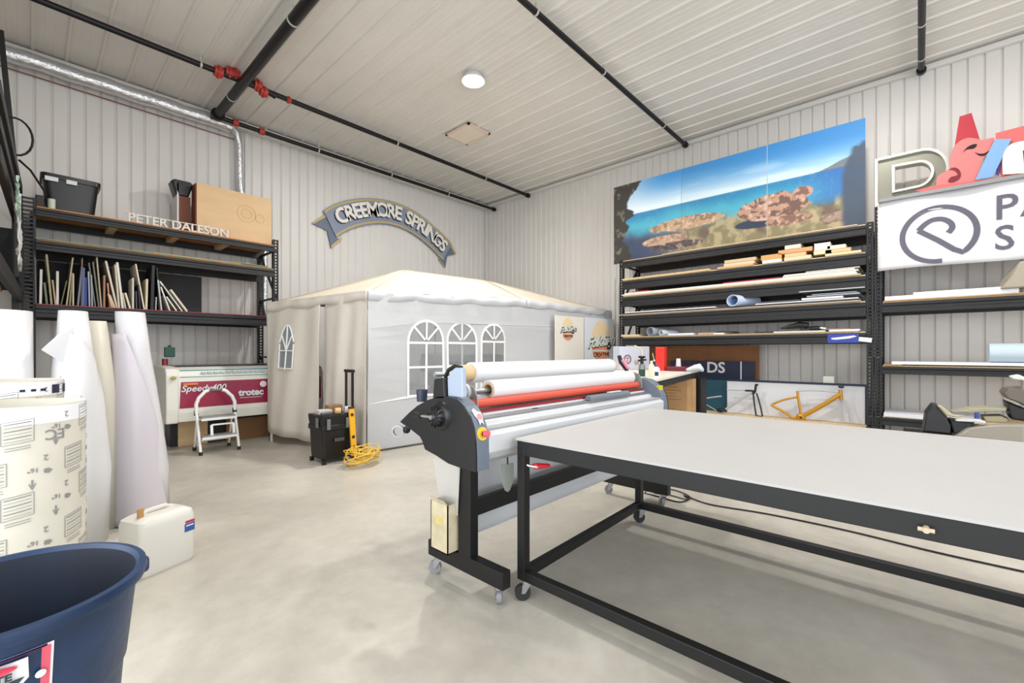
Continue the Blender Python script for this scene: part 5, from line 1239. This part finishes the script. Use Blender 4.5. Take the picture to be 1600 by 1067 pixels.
# ---------------- lower bay: boards, sign, bikes
tag(MB().box(8.28, 8.30, 1.97, 4.15, .26, 1.40).build('brown_board', mat('brown_panel', '8a5a34', .6, var=.25, scale=3), origin=(8.29, 3, .26)), 'large brown board leaning behind the lower bay of right rack', 'board')
ns = thing('navy_sign', 'dark navy sign board with white letters behind the side table', 'sign', (8.22, 2.6, .26))
MB().box(8.20, 8.22, 2.02, 3.45, .78, 1.13).build('board', M_navy, ns); MB().box(8.20, 8.22, 2.02, 3.45, .26, .775).build('lower_board', mat('navy2', '1d3347', .5), ns)
MB().box(8.19, 8.20, on(1158, 565, 'X', 8.2).y-.01, on(1158, 565, 'X', 8.2).y+.01, .78, 1.13).build('white_line', M_white, ns)
fn = plane_fn((8.196, on(1104, 580, 'X', 8.2).y, .93), *XN)
link(text_mesh('DS', .26, .002, fn, bold=.006), 'lettering', M_white, ns)
tag(MB().box(8.14, 8.16, 2.42, 3.3, .26, .80).build('teal_board', mat('teal_board', '235062', .5), origin=(8.15, 2.8, .26)), 'dark teal board standing before the navy sign', 'board')
mount = thing('frame_board', 'low white board behind two bicycle frames in the right rack', 'board', (8.02, 1.5, .26))
MB().box(8.04, 8.06, .56, 2.40, .262, .80).build('panel', mat('board_pale', 'd6d8dd', .4), mount)
MB().box(8.03, 8.065, .56, 2.40, .80, .83).build('top_edge', M_navy, mount)
MB().box(8.03, 8.065, .53, .56, .262, .83).build('side_edge', M_navy, mount)
def bp_(x, y, X=7.93):  # from the 5.926x close-up
    p = on(1080+x/5.926, 560+y/5.926, 'X', X); return p
M_bk1 = mat('frame_gold', 'c08a22', .3, .3, coat=.4); M_bk2 = mat('frame_black', '1a1a1d', .3); M_bkg = mat('frame_greywhite', 'b9bcc0', .3)
bk = thing('bicycle_frame', 'golden yellow bicycle frame with pale fork standing before the white board', 'bicycle frame', tuple(bp_(1015, 560)))
def tb_(pts, r, m_, par, nm, k=None): 
    MB().tube(spline3([bp_(*q) for q in pts], 4), r, 12).build(nm, m_, par, smooth=True)
tb_([(1010,545),(1180,455),(1385,330)], .032, M_bk1, bk, 'down_tube')
tb_([(1010,545),(940,545),(850,490),(740,430)], .020, M_bk1, bk, 'chain_stay')
tb_([(740,430),(850,385),(990,355)], .015, M_bk1, bk, 'seat_stay')
tb_([(1010,540),(1008,470),(990,360),(985,300)], .018, M_bk1, bk, 'seat_tube')
tb_([(990,300),(1150,295),(1370,310)], .012, M_bkg, bk, 'top_tube')
tb_([(1380,290),(1390,385)], .024, M_bk1, bk, 'head_tube')
tb_([(1370,385),(1385,480),(1400,605)], .010, M_bkg, bk, 'fork_blade'); tb_([(1400,380),(1450,480),(1470,600)], .010, M_bkg, bk, 'fork_blade')
MB().ball(bp_(1015, 545), .06, sz=(.6, 1.1, 1)).build('bottom_bracket', M_bk1, bk, smooth=True)
MB().ball(bp_(1015, 547, 7.90), .018).build('bearing', M_bk2, bk, smooth=True)
MB().ball(bp_(1388, 262), .03, sz=(.8, 1.2, .8)).build('stem_cap', mat('cap_navy', '2a3050', .4), bk, smooth=True)
bk2 = thing('bicycle_frame', 'black and silver bicycle frame with black fork, left of the golden one', 'bicycle frame', tuple(bp_(620, 530)))
tb_([(320,470),(430,400),(560,310)], .018, M_bkg, bk2, 'down_tube'); tb_([(330,290),(450,292),(560,298)], .010, M_bkg, bk2, 'top_tube')
tb_([(110,410),(170,445),(230,480)], .007, M_bkg, bk2, 'chain_stay'); tb_([(130,370),(210,358),(280,350)], .012, M_bkg, bk2, 'seat_tube')
tb_([(500,297),(560,300),(600,310)], .016, M_bk2, bk2, 'handlebar'); tb_([(600,245),(590,300),(570,330)], .018, M_bk2, bk2, 'head_tube')
tb_([(575,330),(585,420),(602,530)], .012, M_bk2, bk2, 'fork_blade'); tb_([(605,320),(635,420),(660,535)], .012, M_bk2, bk2, 'fork_blade')
tb_([(602,532),(660,537)], .008, M_bk2, bk2, 'axle'); MB().ball(bp_(270, 480), .06, sz=(.6, 1.1, .6)).build('bottom_bracket', M_bk2, bk2, smooth=True)
MB().ball(bp_(605, 245), .022, sz=(1, 1.3, .8)).build('stem_cap', M_bk2, bk2, smooth=True)
tag(MB().box(8.12, 8.3, .95, 1.12, .86, .93).build('small_tray', M_cream, origin=(8.2, 1, .86), bev=.01) if False else MB().box(8.08, 8.2, .92, 1.06, .262, .93).build('white_post', M_cream, origin=(8.14, 1, .26), bev=.01), 'short pale post standing behind the white board, right part', 'post')

# ---------------- bay 2 shelves
def Z2(i): return RL2[i][0]+.018
def flat2(name, label, cat, ya, yb, z0, th, cc, dep=.6, x0=7.68):
    return tag(MB().box(x0, x0+dep, yb, ya, z0, z0+th).build(name, mat('f_'+cc, cc, .5), origin=(x0, (ya+yb)/2, z0), bev=.002), label, cat)
flat2('flat_sheet', 'tan bottom sheet on the upper shelf under the banner', 'sheet', .34, -1.4, Z2(1), .012, 'cfa476')
flat2('flat_sheet', 'thick white sheet pile on the upper shelf under the banner', 'sheet', .33, -.85, Z2(1)+.013, .05, 'e9e6ea')
flat2('flat_sheet', 'short white sheet topping the pile on the upper shelf under the banner', 'sheet', .05, -.8, Z2(1)+.064, .03, 'f2f1f4')
tag(loft([[(7.62+.2*(1-k_), y, Z2(1)+.064+z*1) for y, z in ((-.70, 0), (-.72-.06*k_, .12), (-.85, .30), (-1.3, .30), (-1.4, 0))] for k_ in (0, 1)]).build('folded_tarp', mat('tarp_khaki', 'a69d8c', .6), origin=(7.7, -1, Z2(1)), bev=.02), 'khaki folded cover lying at the right edge of the upper shelf', 'cover')
flat2('flat_sheet', 'tan sheet edge at left on the middle shelf of right-edge rack', 'sheet', .34, .16, Z2(2), .012, 'b98a4c')
flat2('flat_sheet', 'white sheet pile on the middle shelf of right-edge rack', 'sheet', .26, -.95, Z2(2)+.013, .035, 'ecebef')
tag(MB().cyl((7.78, -.62, Z2(2)+.049+.115), (7.78, -1.05, Z2(2)+.049+.115), .115, n=30).build('paper_roll', mat('roll_iceblue', 'c3d3df', .4), origin=(7.78, -.8, Z2(2)), smooth=True), 'pale ice-blue roll lying on the middle shelf of right-edge rack', 'roll')
flat2('flat_sheet', 'white sheet on the lowest shelf of right-edge rack', 'sheet', .34, -.55, Z2(3), .05, 'd9dae2')
tag(MB().lathe((7.75, -.52, Z2(3)+.051), [(.001, 0), (.022, 0), (.022, .10), (.012, .13), (.012, .16), (.001, .16)], 16).build('spray_bottle', mat('bottle_blue', '3c4f9a', .4), origin=(7.75, -.52, Z2(3)), smooth=True), 'small blue bottle on the lowest shelf of right-edge rack', 'bottle')
# fairing parts heaped beyond the work table
hx = 5.9
def hp_(x, y, X=hx):  # from the 5.93x close-up (origin 1430,520)
    return on(1430+x/5.93, 520+y/5.93, 'X', X)
stand = thing('low_bench', 'low dark bench under the heap of vehicle parts beyond the work table', 'bench', (6.0, -.5, 0))
MB().box(5.7, 6.5, -1.4, .12, .42, .46).build('bench_top', M_blk, stand)
for (x, y) in ((5.75, .05), (6.45, .05), (5.75, -1.35), (6.45, -1.35)): MB().box(x-.02, x+.02, y-.02, y+.02, 0, .42).build('leg', M_blk, stand)
def lump(name, label, pts, X, dep, cc, rough=.4, cat='vehicle part'):
    P = [hp_(x, y, X) for x, y in pts]; c = sum((Vector(p) for p in P), Vector())/len(P)
    S = []
    for (k, s_) in ((0, .86), (.25, 1.0), (.75, 1.0), (1, .86)):
        S.append([tuple(c+(p-c)*s_+Vector((dep*k, 0, 0))) for p in P])
    o = loft(S).build(name, mat('l_'+cc, cc, rough), origin=c, smooth=False, bev=.008)
    return tag(o, label, cat)
lump('headlight_housing', 'black boxy housing at the left end of the parts heap', [(60,925),(85,740),(150,660),(200,670),(300,790),(350,870),(345,955)], 5.75, .3, '222228')
lump('trim_strip', 'cream curved trim strip rising from the black housing', [(200,670),(235,672),(350,760),(470,775),(400,790),(290,770)], 5.72, .06, 'b8ae92')
lump('fender', 'long arched olive-grey fender across the middle of the parts heap', [(330,735),(480,705),(640,690),(800,695),(880,700),(870,730),(640,735),(480,750)], 5.9, .3, 'a9a48c')
lump('body_panel', 'large silver-grey panel in front of the parts heap', [(360,960),(480,880),(640,860),(840,850),(1050,850),(1050,1030),(700,1000)], 5.7, .12, '9a9489')
lump('dark_bracket', 'dark bracket with fins right of the black housing', [(310,800),(400,815),(560,830),(540,880),(430,930),(350,940)], 5.74, .25, '1c1c20')
lump('silver_bar', 'bright silver bar lying on the dark bracket', [(370,800),(560,800),(660,820),(650,845),(560,830),(370,820)], 5.71, .05, 'd0cfd0', .2)
lump('cream_cover', 'cream cover piece behind the silver bar', [(610,770),(800,765),(880,800),(860,840),(640,830)], 5.95, .2, 'c3b592')
lump('seat_shell', 'grey-brown shell at the right edge atop the parts heap', [(810,560),(850,510),(1000,500),(1060,560),(1060,700),(960,650),(850,610)], 5.85, .35, '6d665c')
lump('dark_hose_block', 'black engine block shape under the grey-brown shell', [(840,630),(960,680),(1060,720),(1060,830),(900,810),(870,760)], 5.9, .3, '1d1b1c')
lump('white_fender', 'white curved fender piece above the shell at the right edge', [(870,400),(960,385),(1040,420),(1060,480),(1000,440),(900,430)], 5.85, .08, 'dedfdd')

# ================================================================== SIDE TABLE
sd = thing('side_table', 'cream-topped work bench with black frame behind the laminator', 'table', (5.8, 2.9, 0))
d1 = Vector((2.93, .57, 0)).normalized(); n1 = Vector((-d1.y, d1.x, 0)); S0 = Vector((7.33, 2.61, 0)); Ls = 2.95; Ws = 1.25
cs = [S0, S0-d1*Ls, S0-d1*Ls+n1*Ws, S0+n1*Ws]
MB().prism([c+Vector((0, 0, .975)) for c in cs], (0, 0, .025)).build('tabletop', mat('bench_cream', 'e7e0d2', .45), sd)
for (p, q) in ((0, 1), (1, 2), (2, 3), (3, 0)):
    ins = sum(cs, Vector())/4; pp = cs[p]+(ins-cs[p])*.02; qq = cs[q]+(ins-cs[q])*.02
    MB().bar(pp+Vector((0, 0, .935)), qq+Vector((0, 0, .935)), .03, .075).build('rail', M_blk, sd)
for c in cs:
    p = c+(ins-c)*.03; MB().box(p.x-.022, p.x+.022, p.y-.022, p.y+.022, 0, .93).build('leg', M_blk, sd)
def onT(px, py): return on(px, py, 'Z', 1.0)
# torch
p = onT(1003, 588)
to = thing('gas_torch', 'green gas canister with torch nozzle standing on the side table', 'torch', (p.x, p.y, 1.0))
MB().lathe((p.x, p.y, 1.0), [(.001, 0), (.036, 0), (.038, .01), (.038, .085)], 24).build('canister_base', mat('canister_green', '1e4a3a', .4), to, smooth=True)
MB().lathe((p.x, p.y, 1.0), [(.038, .085), (.038, .12), (.03, .145), (.012, .155), (.001, .155)], 24).build('canister_top', mat('canister_grey', '8d8f90', .35, .4), to, smooth=True)
MB().cyl((p.x, p.y, 1.15), (p.x, p.y, 1.235), .02).cyl((p.x-.045, p.y+.02, 1.19), (p.x+.045, p.y-.03, 1.20), .012).box(p.x-.03, p.x+.03, p.y-.03, p.y+.03, 1.22, 1.245).build('valve', M_blk, to, smooth=True)
MB().tube([(p.x, p.y, 1.24), (p.x, p.y, 1.31), (p.x-.02, p.y+.03, 1.34), (p.x-.045, p.y+.075, 1.37)], .011, 10).build('nozzle', mat('brass_pale', 'cfc6a6', .3, .5), to, smooth=True)
MB().ball((p.x-.04, p.y+.05, 1.17), .028, sz=(1, 1, 1.2)).build('regulator_knob', mat('knob_tan', 'a39080', .5), to, smooth=True)
def bottle(px, py, r, h_, cc, label, capc, lab=None, cat='bottle'):
    p = onT(px, py); t = thing('bottle', label, cat, (p.x, p.y, 1.0))
    MB().lathe((p.x, p.y, 1.0), [(.001, .001), (r, .001), (r, h_*.68), (r*.5, h_*.82), (r*.4, h_*.84)], 24).build('bottle_body', mat('bt_'+cc, cc, .35), t, smooth=True)
    MB().cyl((p.x, p.y, 1.0+h_*.82), (p.x, p.y, 1.0+h_), r*.42).build('cap', mat('bt_'+capc, capc, .4), t, smooth=True)
    if lab:
        d = Vector((-p.x, -p.y, 0)).normalized(); a_ = math.atan2(d.y, d.x)
        MB().grid(lambda u, v: (p.x+(r+.001)*math.cos(a_+(u-.5)*1.2), p.y+(r+.001)*math.sin(a_+(u-.5)*1.2), 1.0+h_*(.15+.3*v)), 6, 1).build('label', mat('bt_'+lab, lab, .4), t)
bottle(1018, 589, .034, .19, 'e4e0c6', 'cream bottle standing right of the gas torch on the side table', 'e9e7d6')
bottle(1026, 590, .036, .15, 'e6e8ea', 'white bottle with a dark square label on the side table', '4a5f9e', '272a48')
bottle(1022, 577, .045, .16, '26262c', 'black bottle with pale cap at the back of the side table', 'e9e9e4')
pr_ = onT(1022, 576)
MB().tube([(pr_.x, pr_.y, 1.155), (pr_.x-.0, pr_.y+.03, 1.27)], .010, 8).build('brush_handle', mat('brush_pale', 'c9bf8e', .5), bpy.data.objects['bottle.002'], smooth=True)
p = onT(1033, 579); 
rb = thing('red_box', 'tall bright red box standing at the back of the side table', 'box', (p.x, p.y, 1.0))
MB().box(p.x-.05, p.x+.05, p.y-.07, p.y+.07, 1.001, 1.36).build('carton', mat('box_red', 'e03328', .4), rb, bev=.006)
MB().box(p.x-.048, p.x+.048, p.y-.068, p.y+.068, 1.36, 1.368).build('lid', mat('box_red_lid', 'e8604e', .4), rb)
p0 = onT(968, 577)
gx = thing('equipment_case', 'pale grey case with round red logo at the left back of the side table', 'case', (6.3, 3.4, 1.0))
cc0 = Vector((6.62, 3.55, 0)); cc1 = Vector((6.92, 3.30, 0)); dd_ = (cc1-cc0).normalized()
ga = on(969, 560, 'Y', 3.55); gb_ = on(1015, 560, 'Y', 3.30)
a0_ = Vector((ga.x, 3.55, 1.001)); a1_ = Vector((gb_.x, 3.30, 1.001)); dd_ = (a1_-a0_); nn_ = Vector((-dd_.y, dd_.x, 0)).normalized()*.2
if nn_.y < 0: nn_ = -nn_
MB().prism([a0_, a1_, a1_+nn_, a0_+nn_], (0, 0, .38)).build('shell', mat('case_grey', 'c3c9d6', .4), gx, bev=.012)
du_ = dd_.normalized(); nf_ = -nn_.normalized(); lc0 = a0_+dd_*.24+Vector((0, 0, .17))
cf = lambda off: (lambda x, y, z: lc0+du_*x+Vector((0, 0, y))+nf_*(off+z))
link(shape_mesh([circ(0, 0, .075), circ(0, 0, .064)], .001, cf(.003)), 'logo_ring', mat('logo_black', '222222', .5), gx)
link(shape_mesh([circ(0, 0, .054), circ(0, 0, .047)], .001, cf(.003)), 'logo_ring', mat('logo_red', 'b0343a', .5), gx)
link(shape_mesh([band([(-.03, .02), (.03, .02)], .012), ], .001, cf(.003)), 'logo_mark', mat('logo_red', 'b0343a', .5), gx)
link(shape_mesh([band([(0, .014), (0, -.035)], .012), ], .001, cf(.003)), 'logo_mark', mat('logo_red', 'b0343a', .5), gx)
p = onT(1060, 579.5)
tag(MB().box(p.x-.14, p.x+.12, p.y-.16, p.y+.14, 1.001, 1.07).build('maroon_case', mat('case_maroon', '6d1d30', .4), origin=(p.x, p.y, 1.0), bev=.012), 'flat maroon case lying at the back right of the side table', 'case')
tag(MB().lathe((p.x, p.y, 1.071), [(.001, 0), (.04, 0), (.03, .12), (.001, .12)], 20).build('paper_cup', M_white, origin=(p.x, p.y, 1.071), smooth=True), 'upturned white cup standing on the maroon case', 'cup')
# white shoe-like tool
p = onT(1083, 580.5)
tag(loft([[(p.x+.05*c1_, p.y+dy+.0, 1.003+hh*(1+s1_)/2) for c1_, s1_ in [(math.cos(2*PI*j/12), math.sin(2*PI*j/12)) for j in range(12)]] for dy, hh in ((.16, .02), (.08, .05), (-.02, .10), (-.10, .12), (-.14, .06))]).build('heat_gun', mat('gun_white', 'd6dbe4', .4), origin=(p.x, p.y, 1.0), smooth=True), 'white hand tool lying at the right corner of the side table', 'tool')
tag(MB().box(0, .01, 0, .01, 0, .01).build('x', M_white), 'x', 'x') if False else None
q = onT(1000, 592)
tag(MB().obox((q.x-.1, q.y-.02, 1.006), (.3, .1, .01), (Vector((.9, .3, 0)).normalized(), Vector((-.3, .9, 0)).normalized(), Vector((0, 0, 1)))).build('white_tile', mat('tile_white', 'f0e9dc', .4), origin=(q.x, q.y, 1.001)), 'thin pale tile lying in front of the gas torch', 'tile')
# cartons under the side table
b1 = on(1055, 640, 'X', 6.7)
kb = thing('kraft_carton', 'tall kraft carton with printed lines standing under the side table', 'carton', (6.75, 2.75, 0))
ka = on(1037, 600, 'X', 6.6); kb2 = on(1074, 600, 'X', 6.6)
MB().box(6.6, 6.95, kb2.y, ka.y, 0, .885).build('box', M_kraft, kb, bev=.004)
for k in range(9): MB().box(6.596, 6.6, ka.y-.05-.22*(.6+.4*((k*7) % 3)/2), ka.y-.03, .80-k*.045-(.1 if k > 5 else 0), .806-k*.045-(.1 if k > 5 else 0)).build('print_line', mat('kraft_dark', '8a6844', .8), kb)
ma = on(1006, 640, 'X', 6.9); mb2 = on(1035, 640, 'X', 6.9)
tag(MB().box(6.9, 7.2, mb2.y, ma.y, 0, .84).build('dark_carton', mat('brown_dark', '5e4030', .7), origin=(7.0, ma.y, 0), bev=.004), 'dark brown carton standing under the side table, left of the kraft one', 'carton')
bb_ = on(1083, 640, 'X', 7.0)
tag(MB().box(7.0, 7.25, bb_.y-.12, bb_.y+.14, 0, .9).build('black_crate', M_blk, origin=(7.1, bb_.y, 0), bev=.01), 'black crate under the side table beside its right leg', 'crate')
# thin poles beside the right rack's left post
for i, px in enumerate((957, 963)):
    p = on(px, 440, 'X', 8.45); tag(MB().cyl((8.45, p.y, 0), (8.50, p.y, 2.9-.15*i), .012, n=10).build('thin_pole', M_lw, origin=(8.45, p.y, 0), smooth=True), ['thin white pole left of the right rack, the taller outer one', 'thin white pole nearest the left post of the right rack'][i], 'pole')
